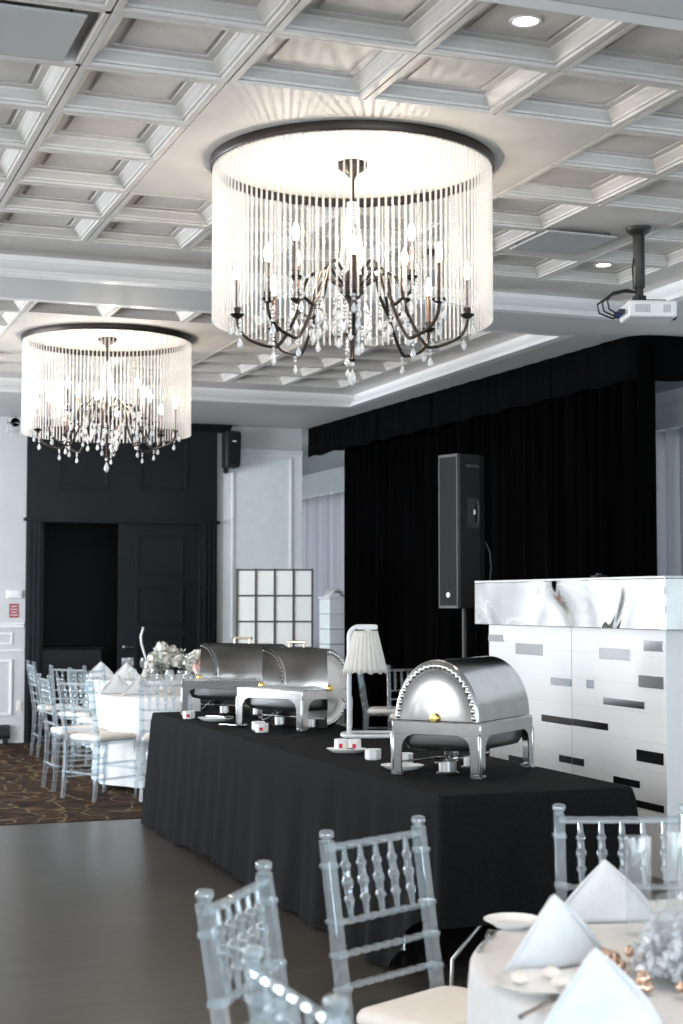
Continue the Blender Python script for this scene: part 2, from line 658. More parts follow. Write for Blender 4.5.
def wall_with_windows(name, axis, pos, t, a0, a1, wins, z0, z1, material):
    mb = MB()

    def bx(u0, u1, za, zb):
        if axis == 'x':
            mb.box(pos, pos + t, u0, u1, za, zb)
        else:
            mb.box(u0, u1, pos, pos + t, za, zb)
    prev = a0
    for (u0, u1) in wins:
        bx(prev, u0, 0, ZS)
        bx(u0, u1, 0, z0)
        bx(u0, u1, z1, ZS)
        prev = u1
    bx(prev, a1, 0, ZS)
    return struct(name, mb, material)


nwin = [0]


def window(axis, pos, u0, u1, z0, z1, mull):
    nwin[0] += 1
    f = MB()

    def bx(mb_, ua, ub, za, zb, d0, d1):
        if axis == 'x':
            mb_.box(pos + d0, pos + d1, ua, ub, za, zb)
        else:
            mb_.box(ua, ub, pos + d0, pos + d1, za, zb)
    bx(f, u0, u0 + .06, z0, z1, 0, .08)
    bx(f, u1 - .06, u1, z0, z1, 0, .08)
    bx(f, u0 + .06, u1 - .06, z0, z0 + .06, 0, .08)
    bx(f, u0 + .06, u1 - .06, z1 - .06, z1, 0, .08)
    for k in range(1, mull):
        u = u0 + (u1 - u0) * k / mull
        bx(f, u - .025, u + .025, z0 + .06, z1 - .06, .01, .07)
    o = struct('window_%d' % nwin[0], f, M['trim'])
    g = MB()
    bx(g, u0 + .06, u1 - .06, z0 + .06, z1 - .06, .036, .042)
    g.build('window_glazing', M['pane'], o, 0)


LW = [(-1.0, 1.8), (2.1, 4.9), (5.2, 8.0), (10.5, 13.0), (13.3, 15.9)]
wall_with_windows('wall_left', 'x', XL - .2, .2, YN - .2, YB + .2, LW, .7, 2.8, M['wall'])
for u0, u1 in LW:
    window('x', XL - .14, u0, u1, .7, 2.8, 2)
NW = [(-2.6, .2), (.5, 3.3), (3.6, 6.0)]
wall_with_windows('wall_front', 'y', YN - .2, .2, XL - .2, XR + .3, NW, .7, 2.8, M['wall'])
for u0, u1 in NW:
    window('y', YN - .14, u0, u1, .7, 2.8, 2)
RW = [(10.2, 13.0), (17.7, 20.3)]
wall_with_windows('wall_right', 'x', XR, .2, YN - .2, 21.3, RW, .9, 2.86, M['wall_paper'])
for u0, u1 in RW:
    window('x', XR + .06, u0, u1, .9, 2.86, 2)
struct('wall_alcove', MB().box(5.80, XR, 20.9, 21.1, 0, ZS).box(5.60, 5.80, YB + .2, 21.1, 0, ZS), M['wall_paper'])

# ------------------------------------------------------------------ back wall trim: chair rail, wainscot, skirting
mb = MB()
for za, zb, d in ((1.24, 1.275, .02), (1.275, 1.295, .035), (.985, 1.005, .012)):
    mb.box(XL, 2.62, YB - d, YB, za, zb)
struct('trim_4', mb, M['trim'], bevel=.004)


def frame(mb, x0, x1, z0, z1, y, w=.03, d=.014):
    mb.box(x0, x1, y - d, y, z0, z0 + w)
    mb.box(x0, x1, y - d, y, z1 - w, z1)
    mb.box(x0, x0 + w, y - d, y, z0 + w, z1 - w)
    mb.box(x1 - w, x1, y - d, y, z0 + w, z1 - w)


mb = MB()
for xa in (-.2, .78, 1.76):
    frame(mb, xa, xa + .74, .30, .90, YB)
    frame(mb, xa, xa + .74, 1.06, 1.19, YB, .022, .010)
frame(mb, 4.95, 5.68, 1.1, 3.20, YB - .012)
struct('trim_5', mb, M['trim'], bevel=.004)
mb = MB()
mb.box(XL, 2.63, YB - .02, YB, 0, .16)
mb.box(4.86, 5.80, YB - .02, YB, 0, .16)
struct('baseboard_back', mb, M['trim'], bevel=.006)
mb = MB()
mb.box(4.86, 5.80, YB - .05, YB, 3.22, 3.27)
struct('trim_6', mb, M['trim'], bevel=.01)

# dark door surround, overpanel and cornice
mb = MB()
mb.box(2.63, DX0, YB - .05, YB, 0, DZ + .03)
mb.box(DX1, 4.77, YB - .05, YB, 0, DZ + .03)
mb.box(2.63, 4.77, YB - .05, YB, DZ + .03, ZS)
mb.box(2.60, 4.80, YB - .075, YB, DZ, DZ + .035)
for k in range(3):
    mb.box(2.63 + .02 + k * .05, 2.63 + .05 + k * .05, YB - .066, YB, 0, DZ)
    mb.box(DX1 + .02 + k * .05, DX1 + .05 + k * .05, YB - .066, YB, 0, DZ)
frame(mb, 2.965, 3.52, 2.76, 3.34, YB - .05, .03, .02)
frame(mb, 3.86, 4.42, 2.76, 3.34, YB - .05, .03, .02)
mb.prism([(YB, ZS - .09), (YB - .06, ZS - .085), (YB - .09, ZS - .05), (YB - .13, ZS - .015), (YB - .13, ZS - .001), (YB, ZS - .001)], 2.60, 4.92, 'x')
mb.box(DX1 - .035, DX1, YB - .05, YB + .028, 0, DZ)
mb.box(DX0 - .004, DX0 + .002, YB - .05, YB + .2, 0, DZ)
mb.box(DX0, DX1, YB - .05, YB + .2, DZ - .012, DZ + .002)
struct('door_surround', mb, M['slate'], bevel=.004)
# closed right leaf
mb = MB()
mb.box(3.66, DX1, YB + .03, YB + .075, .01, DZ)
for za, zb in ((1.82, 2.26), (1.26, 1.70), (.72, 1.14), (.18, .60)):
    frame(mb, 3.85, 4.40, za, zb, YB + .03, .035, .018)
d1 = struct('door_1', mb, M['slate'], bevel=.004)
hb = MB().lathe([(.02, 0), (.02, .012), (.008, .016), (.008, .045)], (3.73, YB + .03, 1.02), 12, Matrix.Rotation(pi / 2, 3, 'X'))
hb.tube([(3.73, YB - .013, 1.02), (3.83, YB - .013, 1.02)], .008)
hb.build('door_handle', M['steel'], d1)
# the other leaf stands open into the corridor
struct('door_2', MB().box(DX0 + .01, DX0 + .055, YB + .09, YB + .95, .01, DZ), M['slate'], bevel=.004)

# ------------------------------------------------------------------ black drape and valance along the window wall


def fold_line(pts, amp, wl):
    """resample a polyline and push it out in folds; returns (x,y) list"""
    out = []
    s_tot = 0
    for (xa, ya), (xb, yb) in zip(pts[:-1], pts[1:]):
        d = sqrt((xb - xa) ** 2 + (yb - ya) ** 2)
        n = max(2, int(d / .02))
        nx, ny = -(yb - ya) / d, (xb - xa) / d
        for k in range(n):
            t = k / n
            s = s_tot + t * d
            o = amp * (sin(2 * pi * s / wl + .9 * sin(s * 2.1)) + .35 * sin(2 * pi * s / (wl * .43) + 1))
            out.append((xa + (xb - xa) * t + nx * o, ya + (yb - ya) * t + ny * o, t))
        s_tot += d
    return out


ln = fold_line([(6.14, 16.45), (6.14, 9.95)], .045, .19)
mb = MB()
mb.grid(lambda i, j: (ln[i][0], ln[i][1] - .0 * j, [3.45, 2.2, 1.0, .03][j]), len(ln), 4)
o = mb.build('stage_drape', M['velvet'], None, 60)
sd = o.modifiers.new('thick', 'SOLIDIFY')
sd.thickness = .012
tag(o, 'long floor-length black velvet drape hanging in folds behind the speaker and mirrored booth', 'curtain')
corner = [(5.86, 16.93)] + [(6.06, 10.25)] + [(6.06 + .22 * (1 - cos(a)), 10.25 - .22 * sin(a)) for a in (pi / 8, pi / 4, 3 * pi / 8, pi / 2)] + [(6.60, 10.03)]
ln2 = fold_line(corner, .006, .33)
mb = MB()
mb.grid(lambda i, j: (ln2[i][0], ln2[i][1], [ZS - .003, ZS - .2, 3.19 + .010 * sin(i * .21)][j]), len(ln2), 3)
o = mb.build('drape_valance', M['valance'], None, 60)
sd = o.modifiers.new('thick', 'SOLIDIFY')
sd.thickness = .01
tag(o, 'black cloth valance running under the ceiling and turning a corner above the drape', 'valance')
for k, yy in enumerate((16.1, 14.9, 13.6, 12.4, 11.3)):
    xv = 6.06 - .2 * (yy - 10.25) / 6.68 - .012
    s = MB().box(xv - .003, xv + .003, yy - .012, yy + .012, 3.2, ZS - .01)
    s.build('valance_seam', M['velvet'], o, 0)
# pelmets and sheers on the window wall
for (ya, yb, lab) in ((9.9, 13.3, 'right of the black drape'), (17.4, 20.5, 'between the dark doors and the drape')):
    mb = MB()
    mb.prism([(XR, 2.90), (XR - .20, 2.90), (XR - .20, 3.08), (XR - .25, 3.12), (XR - .27, 3.19), (XR, 3.19)], ya, yb, 'y')
    o = mb.build('curtain_pelmet', M['wall_paper'], None, 0, .006)
    tag(o, 'pale wooden curtain pelmet above the window ' + lab, 'pelmet')
    fl = fold_line([(XR - .12, yb - .05), (XR - .12, ya + .05)], .05, .20)
    mb = MB()
    mb.grid(lambda i, j: (fl[i][0], fl[i][1], (2.90, 1.6, .05)[j]), len(fl), 3)
    o = mb.build('sheer_curtain', M['sheer'], None, 60)
    tag(o, 'pale grey sheer curtain hanging under the pelmet ' + lab, 'curtain')


# ------------------------------------------------------------------ ceiling fittings
t = thing('access_panel', 'grey metal air plate hanging below the ceiling in the upper corner nearest the camera', 'vent plate', (.81, 5.80, HC - .002), 0, 'ceiling plates')
MB().box(-.25, .25, -.25, .25, 0, .012).build('plate', M['hatch'], t, 0, .003)
for sx in (-.2, .2):
    for sy in (-.2, .2):
        MB().lathe([(.006, .012), (.006, .062)], (sx, sy, 0), 8).build('hanger', M['black_metal'], t)
t = thing('access_panel', 'grey square air plate beside the projector mount on the ceiling', 'vent plate', (4.375, 8.05, HC - .03), 0, 'ceiling plates')
MB().box(-.225, .225, -.245, .245, 0, .012).build('plate', M['hatch'], t, 0, .003)
for sx in (-.2, .2):
    for sy in (-.2, .2):
        MB().lathe([(.006, .012), (.006, .032)], (sx, sy, 0), 8).build('hanger', M['black_metal'], t)


def downlight(x, y, label):
    t = thing('downlight', label, 'ceiling light', (x, y, HC + .062), 0, 'recessed downlights in the coffers')
    MB().lathe([(.045, -.001), (.049, -.006), (.060, -.006), (.064, 0), (.064, .004), (.045, .004)], (0, 0, 0), 24, cap=False).build('trim_ring', M['white_plastic'], t)
    MB().lathe([(.0001, -.002), (.045, -.002), (.045, .004), (.0001, .004)], (0, 0, 0), 24, cap=False).build('lens', M['lens'], t)
    l = bpy.data.lights.new('downlight_lamp', 'SPOT')
    l.energy = 30
    l.spot_size = radians(110)
    l.spot_blend = .6
    l.color = (1, .88, .74)
    l.shadow_soft_size = .05
    lo = bpy.data.objects.new('downlight_lamp', l)
    lo.location = (0, 0, -.015)
    lo.parent = t
    COL.objects.link(lo)


downlight(X0 + 2.5 * CELL, Y0 - 1.5 * CELL, 'lit round downlight in the coffer above the nearer chandelier')
downlight(X0 + 6.5 * CELL, Y0 + 4.5 * CELL, 'lit round downlight in the coffer beside the projector pole')
downlight(X0 + 6.5 * CELL, Y2 + 1.5 * CELL, 'small lit downlight in the coffer seen under the right arms of the near chandelier')
downlight(X0 + 5.5 * CELL, Y2 + 2.5 * CELL, 'small lit downlight in the far coffer seen under the left arms of the near chandelier')

# smoke detector stub in coffer
o = MB().lathe([(.045, 0), (.045, -.02), (.03, -.035), (.0001, -.036)], (X0 + 4.5 * CELL, Y0 + 4.5 * CELL, HC + .062), 16).build('smoke_detector', M['black_metal'])
tag(o, 'small dark round sensor in the coffer behind the grey air plate', 'sensor')


# ------------------------------------------------------------------ chandelier
def bead_strand(length, bead, rad, seg=5):
    prof = [(rad * .35, 0)]
    n = int(length / bead)
    for k in range(n):
        z = -k * bead
        prof += [(rad, z - bead * .3), (rad, z - bead * .7), (rad * .4, z - bead)]
    prof.append((1e-5, -n * bead - .003))
    return MB().lathe(prof, (0, 0, 0), seg)


def drop_mesh(mb, c, s=1.0, chain=2):
    x, y, z = c
    for k in range(chain):
        mb.sphere((x, y, z - .010 * s - k * .018 * s), .0085 * s, 6, 4)
    z -= chain * .018 * s + .006
    mb.lathe([(1e-5, 0), (.006 * s, -.012 * s), (.0135 * s, -.030 * s), (.011 * s, -.042 * s), (1e-5, -.052 * s)], (x, y, z), 6, cap=False)


def make_chandelier(label):
    root = thing('chandelier', label, 'chandelier', (0, 0, 0), 0, 'drum chandeliers hung under the ceiling')
    MB().lathe([(.662, -.002), (.662, -.040), (.668, -.044), (.690, -.044), (.694, -.038), (.694, -.002), (.662, -.002)], (0, 0, 0), 96, cap=False).build('ring', M['bronze'], root)
    # strands hung from the ring; the camera side ones one by one
    sm = bead_strand(.752, .0125, .0066).mesh('crystal_strand', M['strand'])
    nst = 136
    ang = sorted([2 * pi * k / nst for k in range(nst)], key=lambda a: -cos(a - (-pi / 2 - .30)))
    for k, a in enumerate(ang[:100]):
        o = link('crystal_strand', sm, root)
        o.location = (.677 * cos(a), .677 * sin(a), -.04)
    rest = MB()
    src = bead_strand(.752, .0125, .0066)
    for a in ang[100:]:
        rest.add([(v[0] + .677 * cos(a), v[1] + .677 * sin(a), v[2] - .04) for v in src.v], src.f)
    o = rest.build('crystal_strand_row', M['strand'], root)
    o['kind'] = 'stuff'
    # stem
    MB().lathe([(.075, -.001), (.075, -.018), (.066, -.030), (.030, -.055), (.014, -.075), (.011, -.09), (.011, -.001)], (0, 0, 0), 24, cap=False).build('ceiling_canopy', M['bronze'], root)
    MB().lathe([(.010, -.06), (.010, -.30), (.020, -.31), (.010, -.33), (.010, -.52), (.030, -.54), (.045, -.58), (.060, -.605), (.060, -.64),
                (.040, -.66), (.020, -.70), (.012, -.80), (.010, -.96), (.018, -.97), (1e-5, -.985)], (0, 0, 0), 16, cap=False).build('stem', M['bronze'], root)
    cg = MB()
    for k in range(10):
        a = 2 * pi * k / 10
        for q in range(26):
            tt = q / 25
            r = .022 + .055 * tt ** 1.6
            cg.sphere((r * cos(a + tt * .5), r * sin(a + tt * .5), -.20 - .36 * tt), .0075, 5, 4)
    o = cg.build('bead_garland', M['crystal'], root)
    bottom = drop_mb = MB()
    drop_mesh(bottom, (0, 0, -.975), 1.7, 1)
    bottom.build('bottom_drop', M['crystal'], root)

    dm = MB()
    drop_mesh(dm, (0, 0, 0), 1.0, 2)
    dmesh = dm.mesh('crystal_drop', M['crystal'])
    dm = MB()
    drop_mesh(dm, (0, 0, 0), 1.1, 4)
    dlong = dm.mesh('crystal_drop', M['crystal'])

    def arm_mesh(rc, zc, dip, peak, rp):
        ctrl = [(.045, -.615), (rp * .45, peak - .045), (rp * .8, peak), (rp * 1.12, peak - .035), (rp * 1.35, (peak + dip) * .5 - .02), (rp * 1.75, dip + .015), (rc * .72, dip),
                (rc * .90, dip + .035), (rc * .985, zc - .05), (rc, zc)]
        pts = []
        P = [ctrl[0]] + ctrl + [ctrl[-1]]
        for i in range(1, len(P) - 2):
            for q in range(4):
                u = q / 4
                p0, p1, p2, p3 = P[i - 1], P[i], P[i + 1], P[i + 2]
                pts.append(tuple(.5 * (2 * p1[d] + (p2[d] - p0[d]) * u + (2 * p0[d] - 5 * p1[d] + 4 * p2[d] - p3[d]) * u * u + (3 * p1[d] - p0[d] - 3 * p2[d] + p3[d]) * u ** 3) for d in (0, 1)))
        pts.append(ctrl[-1])
        return MB().tube([(r, 0, z) for r, z in pts], .0085, 8).mesh('arm', M['bronze'])

    def pan_mesh():
        return MB().lathe([(.010, -.004), (.024, .004), (.034, .014), (.036, .018), (.016, .012), (.014, .03), (.018, .04), (.018, .05), (.0001, .05)], (0, 0, 0), 14).mesh('drip_pan', M['bronze'])
    pan = pan_mesh()
    slv = MB().lathe([(.0115, .04), (.0115, .185), (.008, .19)], (0, 0, 0), 10).mesh('candle_sleeve', M['sleeve'])
    blb = MB().lathe([(.008, .188), (.013, .200), (.0175, .222), (.015, .245), (.008, .265), (1e-5, .283)], (0, 0, 0), 10).mesh('bulb', M['bulb'])
    kinds = [(.56, -.765, -.905, -.545, .20, 8, .436), (.385, -.635, -.735, -.50, .15, 4, .45)]
    for rc, zc, dip, peak, rp, n, off in kinds:
        am = arm_mesh(rc, zc, dip, peak, rp)
        for k in range(n):
            a = 2 * pi * k / n + off
            arm = link('arm', am, root)
            arm.rotation_euler = (0, 0, a)
            for nm, me_ in (('drip_pan', pan), ('candle_sleeve', slv), ('bulb', blb)):
                c = link(nm, me_, arm)
                c.location = (rc, 0, zc)
            for (r, z, me_) in ((rc + .03, zc + .008, dmesh), (rc - .015, zc - .012, dlong), (rc * .68, dip - .004, dmesh)):
                c = link('crystal_drop', me_, arm)
                c.location = (r, .02 if r < rc else 0, z)
                c.rotation_euler = (0, 0, random.random() * 3)
    rnd = random.Random(4)
    for k in range(34):
        a = 2 * pi * (k + rnd.random() * .7) / 34
        r = rnd.choice((.09, .14, .19, .25, .31))
        c = link('crystal_drop', rnd.choice((dmesh, dlong)), root)
        c.location = (r * cos(a), r * sin(a), -.66 - rnd.random() * .17)
    for k, a in enumerate((.4, 2.5, 4.6)):
        l = bpy.data.lights.new('candle_glow', 'POINT')
        l.energy = 12.5
        l.color = (1, .88, .74)
        l.shadow_soft_size = .012
        lo = bpy.data.objects.new('candle_glow', l)
        lo.parent = root
        lo.location = (.33 * cos(a), .33 * sin(a), -.45)
        COL.objects.link(lo)
    return root


ch1 = make_chandelier('large round crystal chandelier nearer the camera, lit candles inside a curtain of bead strands')
ch1.location = (X0 + 2.5 * CELL - .012, Y0 + 1.5 * CELL, HC + .001)
ch2 = dup(ch1, (2.565, 12.43, HC + .001), .0, 'smaller looking crystal chandelier further back, hanging before the dark double doors')

# ------------------------------------------------------------------ chiavari chairs


def make_chair(label, group):
    root = thing('chiavari_chair', label, 'chair', (0, 0, 0), 0, group)
    A = M['acrylic']
    # seat faces -y ; back at +y
    hw = .185

    def post_pt(z):
        if z < .44:
            return .205 + .03 * (1 - z / .44) ** 2
        return .205 + .075 * ((z - .44) / .48)

    def post(sx):
        zs = [0, .15, .30, .44, .52, .60, .68, .76, .84, .905]
        vs, fs = [], []
        for z in zs:
            w = .0155 if z > .02 else .013
            y = post_pt(z)
            vs += [(sx - w, y - w, z), (sx + w, y - w, z), (sx + w, y + w, z), (sx - w, y + w, z)]
        n = len(zs)
        for i in range(n - 1):
            for k in range(4):
                k2 = (k + 1) % 4
                fs.append((i * 4 + k, i * 4 + k2, i * 4 + 4 + k2, i * 4 + 4 + k))
        fs += [(3, 2, 1, 0), tuple((n - 1) * 4 + k for k in range(4))]
        mb = MB().add(vs, fs)
        for z in (.20, .42, .53, .615, .70, .84):
            y = post_pt(z)
            mb.box(sx - .0195, sx + .0195, y - .0195, y + .0195, z - .006, z + .006)
        y = post_pt(.905)
        mb.lathe([(.010, .900), (.012, .908), (.019, .914), (.0205, .922), (.017, .931), (.0001, .934)], (sx, y, 0), 12)
        return mb
    for sx in (-hw, hw):
        post(sx).build('back_post', A, root, 30, .002, 1)
    bead = []
    nb = 9
    for z, r in ((.885, .0115), (.695, .011), (.615, .011), (.535, .011)):
        prof = []
        for k in range(nb * 4 + 1):
            u = k / (nb * 4)
            prof.append((r * (.62 + .38 * abs(sin(pi * u * nb))) if z < .88 else r * (.85 + .15 * abs(sin(pi * u * 6))), -hw + 2 * hw * u))
        MB().lathe(prof, (0, post_pt(z), z), 8, Matrix.Rotation(pi / 2, 3, 'Y')).build('crossrail', A, root)
    sp = []
    for k in range(31):
        u = k / 30
        r = .0065 + .0045 * sin(pi * u) + (.0045 if abs(u - .5) < .04 or abs(u - .25) < .03 or abs(u - .75) < .03 else 0)
        sp.append((r, .70 + .18 * u))
    ms = MB().lathe(sp, (0, 0, 0), 8)
    sl = (post_pt(.88) - post_pt(.70)) / .18
    ms.v = [(x, y + post_pt(.70) + sl * (z - .70), z) for x, y, z in ms.v]
    me = ms.mesh('spindle', A)
    for k in range(5):
        link('spindle', me, root).location = (-hw + 2 * hw * (k + 1) / 6, 0, 0)
    # front legs
    for sx in (-.19, .19):
        mb = MB()
        mb.lathe([(.012, 0), (.0125, .10), (.016, .11), (.016, .125), (.013, .135), (.014, .26), (.018, .27), (.018, .285), (.0145, .295), (.017, .43)], (sx, -.185, 0), 10)
        mb.build('leg', A, root)
    # stretchers
    def bar(p, q, r=.0085):
        pts = [Vector(p).lerp(Vector(q), i / 12) for i in range(13)]
        return MB().tube(pts, [r * (1 + .30 * abs(sin(pi * i / 4))) for i in range(13)], 8)
    for z in (.16, .28):
        for sx in (-.187, .187):
            bar((sx, -.185, z), (sx, post_pt(z), z)).build('stretcher', A, root)
    bar((-.19, -.185, .22), (.19, -.185, .22)).build('stretcher', A, root)
    bar((-hw, post_pt(.20), .20), (hw, post_pt(.20), .20)).build('stretcher', A, root)

    def seat_poly(w, d0, d1, r):
        p = []
        for cx, cy, a0 in ((w - r, d1 - r, 0), (-w + r, d1 - r, pi / 2), (-w + r, d0 + r, pi), (w - r, d0 + r, 3 * pi / 2)):
            for k in range(5):
                a = a0 + pi / 2 * k / 4
                p.append((cx + r * cos(a), cy + r * sin(a)))
        return p
    MB().prism(seat_poly(.200, -.205, .19, .03), .425, .447, 'z').build('seat_frame', A, root, 40, .004)
    poly = seat_poly(.198, -.205, .185, .045)
    levels = [(.96, .448), (1.0, .458), (1.0, .472), (.965, .485), (.85, .492), (.5, .495)]
    vs, fs = [], []
    n = len(poly)
    for s, z in levels:
        vs += [(x * s, -.01 + (y + .01) * s, z) for x, y in poly]
    for i in range(len(levels) - 1):
        for k in range(n):
            k2 = (k + 1) % n
            fs.append((i * n + k, i * n + k2, (i + 1) * n + k2, (i + 1) * n + k))
    fs.append(tuple(range(n)))
    fs.append(tuple((len(levels) - 1) * n + k for k in range(n)))
    o = MB().add(vs, fs).build('seat_cushion', M['cushion'], root, 60)
    o['label'] = 'cream cloth seat cushion'
    return root


def face(dx, dy):
    """rotation so that the chair (facing -y) faces (dx,dy)"""
    return math.atan2(dx, -dy)


def put_chair(src, back_mid, d, label, group):
    """back_mid: floor point under the top of the back"""
    dx, dy = d
    n = sqrt(dx * dx + dy * dy)
    dx, dy = dx / n, dy / n
    loc = (back_mid[0] + dx * .275, back_mid[1] + dy * .275, back_mid[2] if len(back_mid) > 2 else 0)
    if src is None:
        c = make_chair(label, group)
        c.location = loc
        c.rotation_euler = (0, 0, face(dx, dy))
        return c
    return dup(src, loc, face(dx, dy), label, group)


NT = (2.165, 2.78)      # near table centre
GN = 'clear chairs round the near table'
c0 = put_chair(None, (1.551, 3.934), (.447, -.894), 'clear acrylic chair whose whole back stands out against the black buffet cloth', GN)
put_chair(c0, (.978, 3.303), (.80, -.60), 'clear acrylic chair turned sideways, standing left of the whole-backed chair by the buffet', GN)
put_chair(c0, (.815, 2.43), (1, .05), 'clear acrylic chair cut off by the bottom edge, only its upper back showing', GN)
put_chair(c0, (2.378, 4.043), (-.347, -.938), 'clear acrylic chair standing across the near table, between the napkins and the mirrored booth', GN)
GF = 'clear chairs round the far tables'
ZC = .004
put_chair(c0, (2.24, 11.96, ZC), (.87, .49), 'clear acrylic chair closest to the camera at the white table near the dark doors', GF)
put_chair(c0, (2.13, 12.72, ZC), (.97, .05), 'clear acrylic chair seen from its side, just behind the nearest chair of the far table', GF)
put_chair(c0, (2.86, 11.59, ZC), (.36, .95), 'clear acrylic chair partly behind the end of the black buffet table', GF)
put_chair(c0, (2.73, 14.02, ZC), (.42, -.9), 'clear acrylic chair on the far side of the white table, behind the white napkins', GF)
put_chair(c0, (2.47, 15.55, ZC), (.97, .0), 'clear acrylic chair edge-on beside the dark door frame, furthest left of the chairs', GF)
put_chair(c0, (2.63, 14.42, ZC), (.70, .70), 'clear acrylic chair with slatted back showing before the open dark doorway', GF)
GB = 'clear chairs by the black drape'
put_chair(c0, (5.62, 13.4, ZC), (-.20, -.98), 'clear acrylic chair before the black drape, its spindles rising over the closed chafing dish', GB)
put_chair(c0, (5.42, 14.15, ZC), (.90, -.42), 'clear acrylic chair seen edge-on below the pleated white lamp shade', GB)


# ------------------------------------------------------------------ round tables with cloths
def round_cloth(name, label, loc, r, ztop, drop, folds, material, seed=0):
    rnd = random.Random(seed)
    ph = [rnd.random() * 6 for _ in range(4)]
    nu, rows = 180, [(0.02, 0), (.5, 0), (.96, 0), (.99, -.002), (1.0, -.012)]
    nv = 14
    zs = [drop * k / nv for k in range(1, nv + 1)]

    def fn(i, j):
        a = 2 * pi * i / nu
        if j < len(rows):
            q, dz = rows[j]
            return (q * r * cos(a), q * r * sin(a), ztop + dz)
        d = zs[j - len(rows)]
        u = d / drop
        w = sin(folds * a + ph[0] + 1.1 * sin(2 * a + ph[1])) + .4 * sin(folds * 1.7 * a + ph[2])
        rr = r + .006 + .020 * u + (.017 * w) * u ** .8
        return (rr * cos(a), rr * sin(a), ztop - .012 - d)
    mb = MB().grid(fn, nu, len(rows) + nv, True)
    o = mb.build(name, material, None, 70)
    o.location = loc
    tag(o, label, 'tablecloth', 'white round tablecloths')
    return o


def round_table(label, loc, r):
    t = thing('round_table', label, 'table', loc, 0, 'round banquet tables')
    MB().lathe([(.0001, .725), (r - .01, .725), (r, .732), (r, .743), (r - .01, .747), (.0001, .747)], (0, 0, 0), 64, cap=False).build('tabletop', M['wall'], t)
    for k in range(4):
        a = pi / 4 + k * pi / 2
        MB().tube([(.50 * cos(a), .50 * sin(a), .725), (.50 * cos(a), .50 * sin(a), 0)], .014, 10).build('leg', M['steel'], t)
    return t


T1, T2 = (3.32, 12.80, ZC), (3.72, 15.45, ZC)
for nm, lab, c, r, dr in (('near', 'round table under the white cloth in the lower corner nearest the camera', (NT[0], NT[1], 0), .785, .70),
                      ('far', 'round table under the white cloth beside the end of the black buffet', T1, .72, .70),
                      ('door', 'round table under the white cloth right in front of the dark doors', T2, .70, .66)):
    round_table(lab, c, r)
    round_cloth('tablecloth', {'near': 'white cloth on the round table in the lower corner nearest the camera',
                               'far': 'white cloth hanging in folds on the round table beside the end of the black buffet',
                               'door': 'white cloth on the furthest round table in front of the dark doors'}[nm], c, r + .004, .752, dr, 13, M['white_cloth'], len(nm))


# napkins folded to a standing pyramid
def napkin_mesh(w=.145, h=.155, dpt=.13):
    mb = MB()
    n = 12

    def side(s, off, hh):
        # leaf from the front crease (apex to foot) back to the rear corner
        def fn(i, j):
            u, v = i / n, j / n          # u along base from front corner to back, v up to apex
            bx, by = s * w * (1 - abs(2 * u - 1) ** 1.0 * 0) * (1 - u) + 0, 0
            p = Vector((s * w * (1 - u), -.02 + dpt * u + off, 0)).lerp(Vector((0, -.02 + off + .01, hh)), v)
            p.x += s * .012 * sin(pi * v) * (1 - u)
            p.y -= .010 * sin(pi * v) * (1 - u)
            return p
        mb.grid(fn, n + 1, n + 1)
    # front broad triangle with a slight belly
    def front(i, j):
        u, v = i / n, j / n
        p = Vector((w * (2 * u - 1), -.02, .001)).lerp(Vector((0, -.012, h)), v)
        p.y -= .012 * sin(pi * v) * sin(pi * u)
        return p
    mb.grid(front, n + 1, n + 1)

    def front2(i, j):
        u, v = i / n, j / n
        p = Vector((w * .97 * (2 * u - 1), -.005, .0005)).lerp(Vector((.004, .004, h * .97)), v)
        return p
    mb.grid(front2, n + 1, n + 1)
    side(-1, 0, h)
    side(1, 0, h)
    me = mb.mesh('napkin', M['napkin'], 50)
    return me


nap = napkin_mesh()


def napkin(x, y, z, rz, sc, label, group):
    o = link('napkin', nap)
    o.location = (x, y, z)
    o.rotation_euler = (0, 0, rz)
    o.scale = (sc, sc, sc)
    sd = o.modifiers.new('thick', 'SOLIDIFY')
    sd.thickness = .004
    sd.offset = 0
    return tag(o, label, 'napkin', group)


TZ = .7535
GNN = 'white napkins on the near table'
napkin(1.582, 2.985, TZ + .001, .18, .98, 'middle one of the three white pyramid napkins on the near table', GNN)
napkin(1.925, 3.36, TZ, -.25, .96, 'white pyramid napkin of the near table standing left of the tall clear glass', GNN)
napkin(1.415, 2.515, TZ, .10, .98, 'white pyramid napkin of the near table, cut off by the bottom edge', GNN)


def plate(x, y, z, r, label, group, material='porcelain'):
    o = MB().lathe([(.0001, .002), (r * .55, .002), (r * .62, .0), (r * .64, .003), (r * .98, .015), (r, .017), (r * .97, .018), (r * .66, .008), (r * .55, .006), (.0001, .006)], (0, 0, 0), 40, cap=False).build('plate', M[material])
    o.location = (x, y, z)
    return tag(o, label, 'plate', group)


GP = 'plates on the near table'
plate(1.475, 2.82, TZ, .10, 'white round plate with bread roll pieces in front of the middle napkin', GP)
plate(1.60, 3.075, TZ + .0, .10, 'white plate under the middle pyramid napkin', GP) if False else None
plate(1.69, 3.385, TZ, .07, 'small white side plate at the edge of the near table facing the buffet', GP)
# butter pats / roll on the plate
for k, (dx, dy) in enumerate(((-.035, .03), (.03, -.02), (.045, .05))):
    o = MB().sphere((0, 0, 0), .017, 12, 8, (1.2, 1, .7)).build('butter_curl', M['cushion'])
    o.location = (1.475 + dx, 2.82 + dy, TZ + .018)
    tag(o, ('pale butter curl at the side of the near plate by the fork', 'pale butter curl on the near plate towards the camera', 'pale butter curl on the near plate beside the napkin')[k], 'butter', 'butter curls on the near plate')


